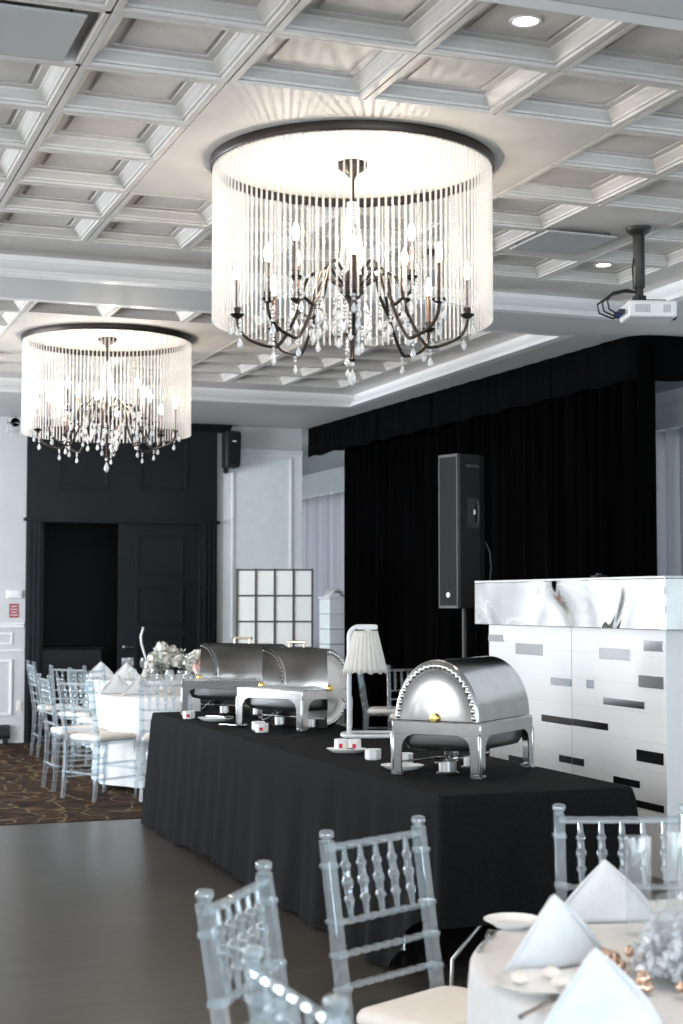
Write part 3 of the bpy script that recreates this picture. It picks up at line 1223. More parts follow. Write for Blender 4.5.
def fork(x, y, z, rz, label, group, knife=False):
    mb = MB()
    mb.tube([(0, -.10, .003), (0, -.03, .003), (0, .02, .005), (0, .05, .004)], [.0055, .004, .003, .005], 8)
    if knife:
        mb.prism([(-.008, .05), (.008, .05), (.009, .10), (.006, .13), (-.004, .135), (-.008, .11)], .002, .005, 'z')
    else:
        mb.prism([(-.010, .05), (.010, .05), (.012, .07), (-.012, .07)], .002, .006, 'z')
        for k in range(4):
            mb.tube([(-.0105 + k * .007, .068, .004), (-.0105 + k * .007, .11, .006)], .0017, 6)
    o = mb.build('knife' if knife else 'fork', M['chrome'])
    o.location = (x, y, z)
    o.rotation_euler = (0, 0, rz)
    return tag(o, label, 'cutlery', group)


GC = 'cutlery on the near table'
fork(1.41, 2.70, TZ, -.9, 'silver fork lying between the near plate and the table edge', GC)
fork(1.55, 3.24, TZ, -.6, 'silver fork behind the middle napkin near the table edge', GC)
fork(1.76, 3.22, TZ, -.6, 'silver knife between the two farther napkins', GC, True)


# glasses
def flute(x, y, z, h, r, label, group):
    t = thing('highball_glass', label, 'glass', (x, y, z), 0, group)
    MB().lathe([(.0001, .0), (r * .98, 0), (r, .004), (r * .98, .02), (r * .95, .05), (r * .97, .12), (r * 1.02, h - .003), (r * 1.0, h), (r * .96, h - .003), (r * .90, .12), (r * .86, .05), (r * .80, .032), (.0001, .026)], (0, 0, 0), 28, cap=False).build('bowl', M['glass'], t)
    return t


def wine_mesh(h, r):
    return MB().lathe([(.0001, 0), (r * .95, 0), (r * .95, .003), (.008, .009), (.0045, .02), (.0045, h * .42), (.012, h * .46), (r * .8, h * .55), (r, h * .70), (r * .86, h), (r * .83, h), (r * .96, h * .70), (r * .76, h * .56), (.0001, h * .48)], (0, 0, 0), 20, cap=False)


GG = 'stemware on the near table'
flute(1.925, 3.20, TZ, .225, .031, 'tall clear glass beside the farthest napkin on the near table', GG)
flute(2.06, 3.24, TZ, .225, .031, 'tall clear glass at the picture edge behind the crystal centrepiece', GG)
for k, (x, y, lab) in enumerate(((1.98, 3.00, 'clear wine glass standing just behind the crystal centrepiece'), (2.02, 3.12, 'clear wine glass between the two tall glasses of the near table'))):
    o = wine_mesh(.19, .036).build('wine_glass', M['glass'])
    o.location = (x, y, TZ)
    tag(o, lab, 'glass', GG)

# crystal centrepiece
t = thing('crystal_centrepiece', 'heaped clear crystal centrepiece with a ring of rose-gold bead clusters on the near table', 'centrepiece', (1.815, 2.79, TZ))
vb = MB().lathe([(.0001, 0), (.075, 0), (.085, .01), (.10, .05), (.085, .10), (.09, .16), (.084, .16), (.078, .10), (.09, .05), (.0001, .012)], (0, 0, 0), 28, cap=False)
vb.build('glass_bowl', M['glass'], t)
rnd = random.Random(9)
cm = MB()
for k in range(420):
    a, r = rnd.random() * 6.28, .13 * sqrt(rnd.random())
    z = .02 + .16 * rnd.random() * (1 - (r / .15) ** 2)
    s = .006 + .008 * rnd.random()
    mt = Matrix.Translation((r * cos(a), r * sin(a), z)) @ Matrix.Rotation(rnd.random() * 3, 4, Vector((rnd.random(), rnd.random(), rnd.random() + .1)).normalized())
    pts = [mt @ Vector(p) for p in ((0, 0, s * 1.5), (s, 0, 0), (0, s, 0), (-s, 0, 0), (0, -s, 0), (0, 0, -s * 1.5))]
    cm.add(pts, [(0, 1, 2), (0, 2, 3), (0, 3, 4), (0, 4, 1), (5, 2, 1), (5, 3, 2), (5, 4, 3), (5, 1, 4)])
o = cm.build('crystal_pieces', M['crystal'], t, 0)
o['kind'] = 'stuff'
for k in range(11):
    a = 2 * pi * k / 11 + .1
    bm_ = MB()
    for q in range(9):
        bm_.sphere((.175 * cos(a) + rnd.uniform(-.022, .022), .175 * sin(a) + rnd.uniform(-.02, .02), .010 + rnd.random() * .026), .0105, 8, 6)
    bm_.build('bead_cluster', M['rosegold'], t, 60)

# ------------------------------------------------------------------ settings on the two far tables
TZ2 = TZ + ZC
GFN = 'white napkins on the far tables'
for x, y, rz, lab in ((2.76, 12.86, -.15, 'white pyramid napkin at the left rim of the far round table'),
                      (2.90, 12.62, -.15, 'white pyramid napkin at the near rim of the far round table, right of another'),
                      (3.17, 15.55, -.15, 'left one of the two napkin tips showing on the table before the dark doors'),
                      (3.36, 15.22, -.15, 'right one of the two napkin tips showing on the table before the dark doors')):
    napkin(x, y, TZ2, rz, 1.05, lab, GFN)
GFG = 'glasses on the far tables'
wm = wine_mesh(.20, .038).mesh('wine_glass', M['glass'])
names = ['first', 'second', 'third', 'fourth', 'fifth', 'sixth', 'seventh', 'eighth', 'ninth', 'tenth']
for k, (x, y) in enumerate(((3.06, 12.80), (3.16, 12.66), (3.10, 12.44), (3.24, 12.36), (2.92, 13.0), (3.34, 12.42), (3.22, 12.52))):
    o = link('wine_glass', wm)
    o.location = (x, y, TZ2)
    tag(o, 'clear stemmed glass among the flowers of the far round table', 'glass', 'glasses crowded on the far round table')
for k, (x, y) in enumerate(((3.40, 15.48), (3.47, 15.55), (3.56, 15.35), (3.64, 15.42))):
    o = link('wine_glass', wm)
    o.location = (x, y, TZ2)
    tag(o, 'clear stemmed glass on the furthest table before the dark doors', 'glass', 'glasses on the furthest table')



def flowers(name, label, loc, blobs, leaves, seed):
    t = thing(name, label, 'flowers', loc, 0, 'flower arrangements on the far tables')
    MB().lathe([(.0001, 0), (.045, 0), (.05, .01), (.035, .07), (.05, .14), (.046, .14), (.03, .07), (.0001, .01)], (0, 0, 0), 20, cap=False).build('vase', M['glass'], t)
    rnd = random.Random(seed)
    for (dx, dy, dz, r, mt) in blobs:
        mb = MB()
        for k in range(70):
            # petals: small cupped quads on a ball
            u = 2 * rnd.random() - 1
            a = rnd.random() * 6.28
            n = Vector((sqrt(1 - u * u) * cos(a), sqrt(1 - u * u) * sin(a), u))
            tx = n.orthogonal().normalized()
            ty = n.cross(tx)
            ro = rnd.random() * 6.28
            tx, ty = tx * cos(ro) + ty * sin(ro), ty * cos(ro) - tx * sin(ro)
            s = r * .42
            c = n * r * (.55 + .35 * rnd.random())
            mb.add([c + tx * s, c + ty * s * .8 + n * s * .35, c - tx * s, c - ty * s * .8 + n * s * .45, c + n * s * .1], [(0, 1, 4), (1, 2, 4), (2, 3, 4), (3, 0, 4)])
        mb.sphere((0, 0, 0), r * .55, 12, 8)
        o = mb.build('bloom', M[mt], t, 60)
        o.location = (dx, dy, dz + .07)
    for k in range(leaves):
        a = rnd.random() * 6.28
        rr = .10 + .05 * rnd.random()
        h = .20 + .16 * rnd.random()
        mb = MB()
        pts = [(0, 0, .10), (rr * .4 * cos(a), rr * .4 * sin(a), .18), (rr * cos(a), rr * sin(a), h)]
        mb.tube(pts, .003, 5)
        for q in range(5):
            w = Vector(pts[1]).lerp(Vector(pts[2]), q / 4)
            for sg in (-1, 1):
                e = w + Vector((-sin(a) * sg * .03, cos(a) * sg * .03, .02))
                mb.add([w, w.lerp(e, .5) + Vector((0, 0, .012)), e, w.lerp(e, .5) - Vector((0, 0, .008))], [(0, 1, 2, 3)])
        mb.build('sprig', M['leaf'], t, 0)
    return t


flowers('flower_arrangement', 'white flower arrangement with grey sprigs in the middle of the far round table', (3.20, 13.00, TZ2),
        ((0, 0, .20, .075, 'petal'), (.10, -.03, .19, .065, 'petal'), (-.09, .02, .21, .06, 'petal'), (-.02, .03, .30, .06, 'petal'), (.08, .04, .27, .055, 'petal'), (-.14, -.05, .15, .05, 'petal')), 12, 3)
flowers('flower_arrangement', 'pale pink and white flower bunch showing left of the open chafing dish lid', (3.345, 12.64, TZ2),
        ((0, 0, .19, .075, 'petal'), (.09, -.04, .16, .06, 'pink'), (.06, .05, .24, .06, 'petal'), (.02, -.09, .14, .05, 'pink')), 8, 8)
# slender curved ornament rising from the far table
o = MB().tube([(0, 0, 0), (0, 0, .10), (.004, 0, .18), (-.02, 0, .26), (-.045, 0, .34), (-.05, 0, .42), (-.03, 0, .48), (-.025, 0, .50), (-.045, 0, .505)], [.05, .012, .010, .012, .013, .013, .012, .010, .006], 10).build('swan_neck_ornament', M['candle'])
o.location = (3.64, 15.60, TZ2)
tag(o, 'slender pale curved ornament rising above the furthest table against the dark door', 'ornament')

# ------------------------------------------------------------------ buffet tables and black cloths


def rect_cloth(label, x0, x1, y0, y1, ztop, hem, flare, seed, ymin=-9, ymax=99):
    rnd = random.Random(seed)
    r0 = .03
    per = []
    step = .022

    def seg(ax, ay, bx, by, nx, ny):
        d = sqrt((bx - ax) ** 2 + (by - ay) ** 2)
        n = int(d / step)
        for k in range(n):
            t = k / n
            per.append((ax + (bx - ax) * t, ay + (by - ay) * t, nx, ny, 0))

    def arc(cx, cy, a0):
        for k in range(12):
            a = a0 + pi / 2 * k / 12
            per.append((cx + r0 * cos(a), cy + r0 * sin(a), cos(a), sin(a), sin(pi * k / 12)))
    seg(x1, y0 + r0, x1, y1 - r0, 1, 0)
    arc(x1 - r0, y1 - r0, 0)
    seg(x1 - r0, y1, x0 + r0, y1, 0, 1)
    arc(x0 + r0, y1 - r0, pi / 2)
    seg(x0, y1 - r0, x0, y0 + r0, -1, 0)
    arc(x0 + r0, y0 + r0, pi)
    seg(x0 + r0, y0, x1 - r0, y0, 0, -1)
    arc(x1 - r0, y0 + r0, 3 * pi / 2)
    cx, cy = (x0 + x1) / 2, (y0 + y1) / 2
    n = len(per)
    s_acc = [0]
    for i in range(1, n):
        s_acc.append(s_acc[-1] + sqrt((per[i][0] - per[i - 1][0]) ** 2 + (per[i][1] - per[i - 1][1]) ** 2) + .012 * per[i][4])
    ph = [rnd.random() * 6 for _ in range(5)]
    nv = 12
    top = [(.0, 0), (.5, 0), (.97, 0), (.992, -.001), (1, -.006)]

    def fn(i, j):
        x, y, nx, ny, cr = per[i]
        if j < len(top):
            q, dz = top[j]
            return (cx + (x - cx) * max(q, .01), cy + (y - cy) * max(q, .01), ztop + dz)
        u = (j - len(top) + 1) / nv
        h = hem(x, y)
        s = s_acc[i]
        w = sin(2 * pi * s / .42 + ph[0] + 1.2 * sin(s * 1.3 + ph[1])) * .55 + .45 * sin(2 * pi * s / .23 + ph[2]) * sin(s * .9 + ph[3])
        off = .010 + flare * u ** 1.2 * (1 + .3 * cr) + .030 * w * u ** .9
        return (x + nx * off, min(ymax, max(ymin, y + ny * off)), ztop - .006 - (ztop - .006 - h) * u)
    mb = MB().grid(fn, n, len(top) + nv, True)
    o = mb.build('tablecloth', M['black_cloth'], None, 75)
    return tag(o, label, 'tablecloth', 'black buffet cloths')


BX0, BX1 = 2.50, 3.345
rect_cloth('black linen cloth on the far buffet half, under the open chafing dishes', BX0, BX1, 8.30, 10.52, .766, lambda x, y: .012 + .03 * max(0, sin(y * 2.3)), .05, 3, ymin=8.295)
rect_cloth('black linen cloth on the nearer buffet half, under the closed chafing dish', BX0 - .012, BX1 + .012, 5.60, 8.285, .768,
           lambda x, y: .012 + (.27 - .012) * max(0, min(1, (6.05 - y) / .35)), .045, 5, ymax=8.29)


def folding_table(label, y0, y1):
    t = thing('folding_table', label, 'table', ((BX0 + BX1) / 2, (y0 + y1) / 2, 0), 0, 'folding tables under the buffet')
    hx, hy = (BX1 - BX0) / 2 - .03, (y1 - y0) / 2 - .03
    MB().box(-hx, hx, -hy, hy, .725, .758).build('tabletop', M['wall'], t, 0, .006)
    for sy in (-1, 1):
        yy = sy * (hy - .72)
        for sx in (-1, 1):
            x = sx * (hx - .10)
            MB().tube([(x, yy, .725), (x, yy, .30), (x, yy + sy * .04, .16), (x, yy + sy * .06, .012)], .014, 10).build('leg', M['steel'], t)
        MB().tube([(-hx + .10, yy, .35), (hx - .10, yy, .35)], .011, 8).build('crossbar', M['steel'], t)
    return t


folding_table('folding table hidden under the far half of the black buffet cloth', 8.30, 10.50)
ft = folding_table('folding table under the nearer black cloth, one bent metal leg showing below the hem', 5.64, 8.26)

ftx, fty = ft.location.x, ft.location.y
MB().tube([(2.565 - ftx, 5.68 - fty, .006), (2.57 - ftx, 5.68 - fty, .115), (2.72 - ftx, 5.68 - fty, .27), (2.86 - ftx, 5.68 - fty, .45)], .009, 8).build('leg_brace', M['steel'], ft)

# ------------------------------------------------------------------ chafing dishes
BZ = .770


def make_chafer(label, closed, L_=.58, W_=.42, group='roll-top chafing dishes on the buffet'):
    t = thing('chafing_dish', label, 'chafing dish', (0, 0, 0), 0, group)
    hx, hy, zr = L_ / 2, W_ / 2, .235
    # rail frame
    mb = MB()
    th = .006
    for s in (-1, 1):
        mb.box(-hx, hx, s * hy - th / 2, s * hy + th / 2, zr - .055, zr)
        mb.box(s * hx - th / 2, s * hx + th / 2, -hy, hy, zr - .055, zr)
    # flat lip
    for s in (-1, 1):
        mb.box(-hx, hx, min(s * hy, s * (hy - .03)), max(s * hy, s * (hy - .03)), zr, zr + .005)
        mb.box(min(s * hx, s * (hx - .03)), max(s * hx, s * (hx - .03)), -hy + .03, hy - .03, zr, zr + .005)
    mb.build('rail_frame', M['chrome'], t, 30, .002)
    # legs: two bowed plates meeting at the corner
    prof = [(0, 0), (.050, 0), (.050, .10), (.053, .13), (.062, .152), (.080, .170), (.105, .178), (.105, .182), (0, .182)]
    for sx in (-1, 1):
        for sy in (-1, 1):
            mb = MB()
            mb.prism([(sx * (hx + .004) - sx * u, v) for u, v in prof], sy * hy - .004, sy * hy + .004, 'y')
            mb.prism([(sy * (hy + .004) - sy * u, v) for u, v in prof], sx * hx - .004, sx * hx + .004, 'x')
            mb.lathe([(.010, .006), (.010, .182)], (sx * (hx - .001), sy * (hy - .001), 0), 12)
            fb = mb.build('leg', M['chrome'], t, 30, .002)
            MB().lathe([(.028, 0), (.034, .003), (.034, .012), (.026, .018)], (sx * (hx - .018), sy * (hy - .018), 0), 16).build('foot', M['chrome'], fb)
    # water pan
    mb = MB()
    lv = [(1.0, .235), (1.0, .20), (.98, .14), (.93, .115), (.8, .108)]
    vs, fs = [], []
    for s, z in lv:
        dx, dy = (hx - .02) - (1 - s) * .25, (hy - .02) - (1 - s) * .25
        q = .05
        ring = []
        for cxx, cyy, a0 in ((dx - q, dy - q, 0), (-dx + q, dy - q, pi / 2), (-dx + q, -dy + q, pi), (dx - q, -dy + q, 1.5 * pi)):
            for k in range(5):
                a = a0 + pi / 2 * k / 4
                ring.append((cxx + q * cos(a), cyy + q * sin(a), z))
        vs += ring
    n = 20
    for i in range(len(lv) - 1):
        for k in range(n):
            fs.append((i * n + k, i * n + (k + 1) % n, (i + 1) * n + (k + 1) % n, (i + 1) * n + k))
    fs.append(tuple((len(lv) - 1) * n + k for k in range(n)))
    MB().add(vs, fs).build('water_pan', M['pan'], t, 50)
    ip = MB()
    for s in (-1, 1):
        xa, xb = (-hx + .035, -.008) if s < 0 else (.008, hx - .035)
        ip.box(xa, xb, -hy + .035, hy - .035, .20, .205)
        ip.box(xa, xa + .004, -hy + .035, hy - .035, .205, .240)
        ip.box(xb - .004, xb, -hy + .035, hy - .035, .205, .240)
        ip.box(xa, xb, -hy + .035, -hy + .039, .205, .240)
        ip.box(xa, xb, hy - .039, hy - .035, .205, .240)
    ip.build('food_pan', M['steel'], t, 0)
    # roll lid: half drum about the long axis
    R = hy - .008
    lx = hx - .012
    A0 = 0.0
    ry, rz_ = (R, .262) if closed else (.235, R)
    ns = 78
    mb = MB()

    def shell(rr, lx_):
        def fn(i, j):
            a = -A0 + (pi + 2 * A0) * i / ns
            return (-lx_ + 2 * lx_ * j / 6, (ry - rr) * cos(a), (rz_ - rr) * sin(a))
        return fn
    mb.grid(shell(0, lx), ns + 1, 7)
    mb.grid(shell(.004, lx - .001), ns + 1, 7)
    lid = mb.build('roll_lid', M['chrome'] if closed else M['steel'], t, 60)
    lid.location = (0, 0, zr + .008)
    for sx in (-1, 1):
        mb = MB()
        nr = 26
        prof = [(0.002, .016), (R * .5, .015), (R * .80, .010), (R * .84, .012), (R * .90, .016), (R * .96, .012), (R, 0)]

        def fn(i, j):
            a = -A0 + (pi + 2 * A0) * i / ns
            r, d = prof[j]
            # hammered bead rim between 0.84 and 0.96
            bd = 0
            return (sx * (lx + d + bd), r / R * ry * cos(a), r / R * rz_ * sin(a))
        mb.grid(fn, ns + 1, len(prof))
        ends = mb.build('lid_end', M['chrome'], lid, 60)
        bd_ = MB()
        for q in range(25):
            a = pi * (q + .5) / 25
            bd_.sphere((sx * (lx + .012), .90 * ry * cos(a), .90 * rz_ * sin(a)), .0125, 10, 6, (.6, 1, 1))
        bd_.build('rim_beads', M['chrome'], lid, 60)
        MB().lathe([(.014, 0), (.014, .012), (.020, .016), (.018, .026), (.0001, .03)], (sx * (lx + .012), 0, .012), 16, Matrix.Rotation(sx * pi / 2, 3, 'Y')).build('pivot_knob', M['brass'], lid)
    # lift handle on the lid's front edge
    hz = .035
    mb = MB()
    a = pi - .10
    cyy, czz = ry * cos(a), rz_ * sin(a)
    for sx in (-.06, .06):
        mb.tube([(sx, cyy, czz), (sx, cyy - .035, czz + .004)], .006, 8)
    mb.tube([(-.075, cyy - .035, czz + .004), (.075, cyy - .035, czz + .004)], .009, 10)
    if closed:
        mb.v = [(x, -y, z) for x, y, z in mb.v]
    hd = mb.build('lid_handle', M['handle_gold'], lid)
    if not closed:
        lid.rotation_euler = (-pi / 2, 0, 0)
    # fuel stand
    for sx in (-.13, .13):
        fh = MB().lathe([(.05, 0), (.052, .004), (.045, .008), (.040, .010), (.040, .055), (.036, .058), (.030, .058), (.0001, .056)], (sx, .02, 0), 20).build('fuel_burner', M['steel'], t)
    # cross brace of the stand
    mb = MB().box(-hx + .01, hx - .01, -.012, .012, .060, .066)
    mb.build('stand_brace', M['chrome'], t, 0)
    return t


c = make_chafer('closed domed steel chafing dish on the near end of the buffet', True)
c.location = (2.945, 6.375, BZ)
c.rotation_euler = (0, 0, radians(40.5))
op = make_chafer('open roll-top chafing dish behind the pleated lamp, middle one of the three', False, .54, .43)
op.location = (3.00, 8.93, BZ)
op.rotation_euler = (0, 0, radians(-62))
op2 = make_chafer('x', False, .64, .44)
op2.location = (2.98, 10.0, BZ)
op2.rotation_euler = (0, 0, radians(-49))
tag(op2, 'open roll-top chafing dish furthest back on the buffet, beside the white tablecloth')

# ------------------------------------------------------------------ buffet lamp
t = thing('buffet_lamp', 'white carving lamp with a pleated ivory shade standing on the buffet', 'lamp', (3.085, 8.21, BZ))
# local +x runs along the view's right
t.rotation_euler = (0, 0, -.35)
mb = MB()
loop = []
for k in range(32):
    a = 2 * pi * k / 32
    sx = abs(cos(a)) ** .6 * (1 if cos(a) >= 0 else -1)
    sy = abs(sin(a)) ** .6 * (1 if sin(a) >= 0 else -1)
    loop.append((.12 + .16 * sx, -.0 + .13 * sy, .011))
mb.tube(loop, .011, 8, True)
mb.build('base', M['white_metal'], t)
MB().box(-.045, .02, -.02, .02, .004, .02).build('foot_plate', M['white_metal'], t, 0, .004)
arm = []
for k in range(9):
    a = pi - pi / 2 * k / 8
    arm.append((.055 + .055 * cos(a) - .0, 0, .56 + .055 * sin(a)))
MB().tube([(0, 0, .015), (0, 0, .3), (0, 0, .56)] + arm[1:] + [(.13, 0, .615), (.155, 0, .613)], .014, 10).build('pole', M['white_metal'], t)
MB().box(.045, .16, -.022, .022, .598, .624).build('arm_cap', M['white_metal'], t, 0, .006)


def shade_fn(i, j):
    a = 2 * pi * i / 144
    u = j / 8
    r = .068 + (.122 - .068) * u + (.003 + .003 * u) * cos(24 * a)
    z = .592 - .235 * u + (.006 * cos(12 * a) * (1 if j == 8 else 0))
    return (.090 + r * cos(a), r * sin(a), z)


sh = MB().grid(shade_fn, 144, 9, True).build('lamp_shade', M['shade'], t, 60)
sd = sh.modifiers.new('thick', 'SOLIDIFY')
sd.thickness = .002
MB().lathe([(.02, .60), (.02, .55), (.03, .52), (.035, .47), (.03, .44), (.0001, .43)], (.105, 0, 0), 16).build('heat_bulb', M['white_plastic'], t)


# ------------------------------------------------------------------ small things on the buffet
def ramekin(x, y, label, red=True, r=.042, h=.05, z=BZ, rz=0):
    t = thing('condiment_cup', label, 'cup', (x, y, z), rz, 'white octagonal condiment cups on the buffet')
    MB().lathe([(.0001, 0), (r * .88, 0), (r, .008), (r, h), (r * .92, h), (r * .90, .010), (.0001, .009)], (0, 0, 0), 8, cap=False).build('cup_body', M['porcelain'], t, 20)
    if red:
        for k in range(4):
            a = pi / 8 + k * pi / 2 + pi / 4 * 1
            mt = Matrix.Rotation(a, 4, 'Z')
            MB().box(r * .925 - .0005, r * .925 + .0015, -r * .26, r * .26, .012, h * .62, mt).build('red_label', M['red'], t, 0)
    MB().sphere((0, 0, h * .70), r * .78, 14, 8, (1, 1, .45)).build('contents', M['candle'], t, 60)
    return t


ramekin(2.575, 9.80, 'white cup with a red label by the leg of the furthest chafing dish')
ramekin(2.705, 8.64, 'white cup with red labels before the middle chafing dish, leaning on another cup')
ramekin(2.735, 8.80, 'plain white cup partly behind the red-labelled cup before the middle chafing dish', False)
ramekin(2.745, 6.98, 'plain white octagonal cup standing alone left of the closed chafing dish', False)
ramekin(2.81, 6.74, 'plain white cup under the closed chafing dish', False)


def oval_dish(x, y, rz, label, a=.11, b=.06, group='white dishes on the buffet'):
    o = MB().grid(lambda i, j: ((a * [.02, .6, .72, 1, .97, .70, .02][j]) * cos(2 * pi * i / 36), (b * [.02, .6, .72, 1, .95, .70, .02][j]) * sin(2 * pi * i / 36), [0, 0, .002, .02, .022, .007, .006][j]), 36, 7, True).build('dish', M['porcelain'], None, 60)
    o.location = (x, y, BZ)
    o.rotation_euler = (0, 0, rz)
    return tag(o, label, 'dish', group)


oval_dish(2.68, 9.55, -.9, 'long white dish with a spoon in front of the furthest chafing dish', .13, .075)
oval_dish(2.745, 7.34, -.6, 'white dish holding two red-labelled cups and packets below the lamp', .105, .07)
oval_dish(2.71, 6.53, -.6, 'white saucer partly behind the leg of the closed chafing dish', .10, .08)
for dx, dy, lab in ((-.030, .035, 'white cup with red labels in the dish below the lamp, left of its twin'), (.036, .00, 'white cup with red labels in the dish below the lamp, right of its twin')):
    ramekin(2.745 + dx * .9 + .02, 7.37 + dy, lab, True, .036, .055, BZ + .008)
for k, (dx, dy, cm_) in enumerate(((-.035, -.035, 'napkin'), (.01, -.045, 'black'), (-.005, -.022, 'cushion'))):
    o = MB().box(-.022, .022, -.012, .012, 0, .004).build('sauce_packet', M[cm_], None, 0, .001)
    o.location = (2.745 + dx, 7.345 + dy, BZ + .016 + k * .0045)
    o.rotation_euler = (.15, 0, .5 + k)
    tag(o, ('white paper packet lying in the dish below the lamp', 'black paper packet lying in the dish below the lamp', 'cream paper packet lying in the dish below the lamp')[k], 'packet', 'packets in the dish below the lamp')


def spoon(x, y, z, rz, label, ln=.26, tilt=0):
    mb = MB()
    mb.tube([(0, 0, .006), (ln * .3, 0, .010), (ln * .7, 0, .012), (ln * .78, 0, .008)], [.006, .005, .004, .006], 8)
    mb.grid(lambda i, j: (ln * .87 + .04 * (j / 5) * cos(2 * pi * i / 20), .027 * (j / 5) * sin(2 * pi * i / 20), .004 + .012 * (j / 5) ** 2), 20, 6, True)
    o = mb.build('serving_spoon', M['chrome'], None, 60)
    o.location = (x, y, z)
    o.rotation_euler = (0, tilt, rz)
    return tag(o, label, 'spoon', 'serving spoons on the buffet')


spoon(2.645, 9.62, BZ + .022, -1.2, 'steel serving spoon resting on the long dish before the furthest chafing dish')
spoon(2.60, 9.16, BZ + .004, -1.25, 'steel serving spoon lying on the cloth before the middle chafing dish')
spoon(2.69, 6.56, BZ + .022, .35, 'steel serving spoon resting on the saucer under the closed chafing dish', .30)

# ------------------------------------------------------------------ mirrored booth
t = thing('mirrored_booth', 'white and mirror panelled booth with an overhanging wavy mirror header', 'booth', (0, 0, 0))
BXF, BY0, BY1 = 4.60, 7.34, 9.77
hd = MB()
hd.box(BXF, BXF + .34, BY0, BY1, 1.37, 1.655).build('mirror_header', M['mirror'], t, 0, .004)
hd = MB()
hd.box(BXF + .345, 6.3, BY0 + .003, BY0 + .33, 1.37, 1.655).build('mirror_header', M['mirror'], t, 0, .004)
MB().box(BXF, BXF + .34, BY0, BY1, 1.655, 1.668).build('counter_edge', M['white_metal'], t, 0, .002)
bs = MB()
bs.box(BXF + .05, BXF + .33, BY0 + .08, BY1 - .12, 0, 1.37)
bs.box(BXF + .33, 6.28, BY0 + .08, BY0 + .32, 0, 1.37)
bs.build('base', M['booth'], t, 0, .003)
xf = BXF + .05
sm_ = MB()
for yy in (8.484,):
    sm_.box(xf - .002, xf, yy - .002, yy + .002, 0, 1.37)
for zz in (.10, .26, .42, .58, .74, .90, 1.06, 1.22):
    sm_.box(xf - .0006, xf, BY0 + .08, BY1 - .12, zz - .0006, zz + .0006)
sm_.build('panel_seams', M['seam'], t, 0)
# strips read off the photograph: (y0,y1,z0,z1,kind)
STR = []


def strip(y0, y1, z0, z1, kind):
    MB().box(xf - .005, xf, y0, y1, z0, z1).build('inlay_strip', M['strip' if kind else 'dark_strip'], t, 0, .001)


STRIPS = [(7.79, 8.14, 1.189, 1.253, 1), (7.44, 7.64, 1.249, 1.308, 1), (7.44, 7.70, 1.043, 1.111, 1), (7.64, 8.10, 0.921, 0.962, 1),
          (8.49, 8.75, 1.004, 1.050, 1), (8.21, 8.30, 1.007, 1.056, 1), (8.84, 9.24, 1.182, 1.252, 1), (9.41, 9.65, 1.256, 1.302, 1),
          (8.49, 8.88, 0.766, 0.809, 0), (8.05, 8.48, 0.769, 0.811, 0), (8.49, 8.65, 0.532, 0.575, 0), (8.34, 8.48, 0.532, 0.575, 0),
          (9.05, 9.35, 0.464, 0.509, 0), (7.45, 7.73, 0.625, 0.691, 0), (7.70, 7.99, 0.472, 0.513, 0), (7.45, 7.76, 0.365, 0.405, 0)]
for s_ in STRIPS:
    strip(*s_)
for xa, xb, za, zb in ((4.98, 5.25, 1.18, 1.25), (5.5, 5.9, .80, .85), (4.99, 5.2, .60, .66)):
    MB().box(xa, xb, BY0 + .075, BY0 + .08, za, zb).build('inlay_strip', M['strip'], t, 0, .001)
# clamp-like black clip on top of the header
o = MB().box(4.72, 4.80, 8.30, 8.37, 1.6685, 1.685).box(4.745, 4.775, 8.32, 8.35, 1.685, 1.70).build('black_clip', M['black'], None, 0, .003)
tag(o, 'small black clip lying on top of the mirrored header', 'clip')
mb = MB().box(5.28, 5.52, BY0 + .06, BY0 + .26, 1.6555, 1.668)
mb.box(5.30, 5.50, BY0 + .20, BY0 + .212, 1.668, 1.80, Matrix.Translation((0, 0, 0)))
o = mb.build('laptop_stand', M['black'], None, 0, .003)
tag(o, 'black laptop-like device on the booth top at the right picture edge', 'device')

# ------------------------------------------------------------------ tall speaker on its stand
SPX, SPY = 4.905, 10.60
t = thing('speaker_stand', 'black tripod speaker stand rising behind the mirrored booth', 'stand', (SPX, SPY, 0))
MB().lathe([(.022, .25), (.022, 1.05), (.026, 1.05), (.026, 1.10), (.017, 1.10), (.017, 1.475)], (0, 0, 0), 16).build('pole', M['edge_grey'], t)
MB().lathe([(.032, .98), (.032, 1.04)], (0, 0, 0), 16).build('collar', M['black'], t)
for k in range(3):
    a = radians(100) + k * 2 * pi / 3
    lg = MB().tube([(.03 * cos(a), .03 * sin(a), .62), (.42 * cos(a), .42 * sin(a), .015)], .011, 8)
    lg.build('leg', M['black_metal'], t)
    MB().tube([(.02 * cos(a), .02 * sin(a), .28), (.24 * cos(a), .24 * sin(a), .29)], .007, 8).build('strut', M['black_metal'], t)
t = thing('loudspeaker', 'tall grey-black loudspeaker raised on a pole in front of the black drape', 'speaker', (SPX, SPY, 1.475), 0)
HS = 1.15
t.rotation_euler = (0, 0, radians(-75))
# plan: front face -y, cabinet tapers to the back
pl = [(-.11, -.13), (.11, -.13), (.11, .06), (.075, .14), (-.075, .14), (-.11, .06)]
MB().prism(pl, 0, HS, 'z').build('cabinet', M['speaker'], t, 0, .008)
MB().prism([(-.104, -.152), (.104, -.152), (.108, -.133), (-.108, -.133)], .02, HS - .02, 'z').build('grille', M['grille'], t, 0, .005)
fr = MB()
for za, zb in ((0, .022), (HS - .022, HS)):
    fr.box(-.112, .112, -.156, -.128, za, zb)
for xa in (-.112, .098):
    fr.box(xa, xa + .014, -.156, -.128, .022, HS - .022)
fr.build('front_rim', M['edge_grey'], t, 0, .003)
MB().lathe([(.0001, 0), (.020, 0), (.020, .006), (.0001, .007)], (.0, -.152, .10), 18, Matrix.Rotation(pi / 2, 3, 'X')).build('badge', M['white_plastic'], t)
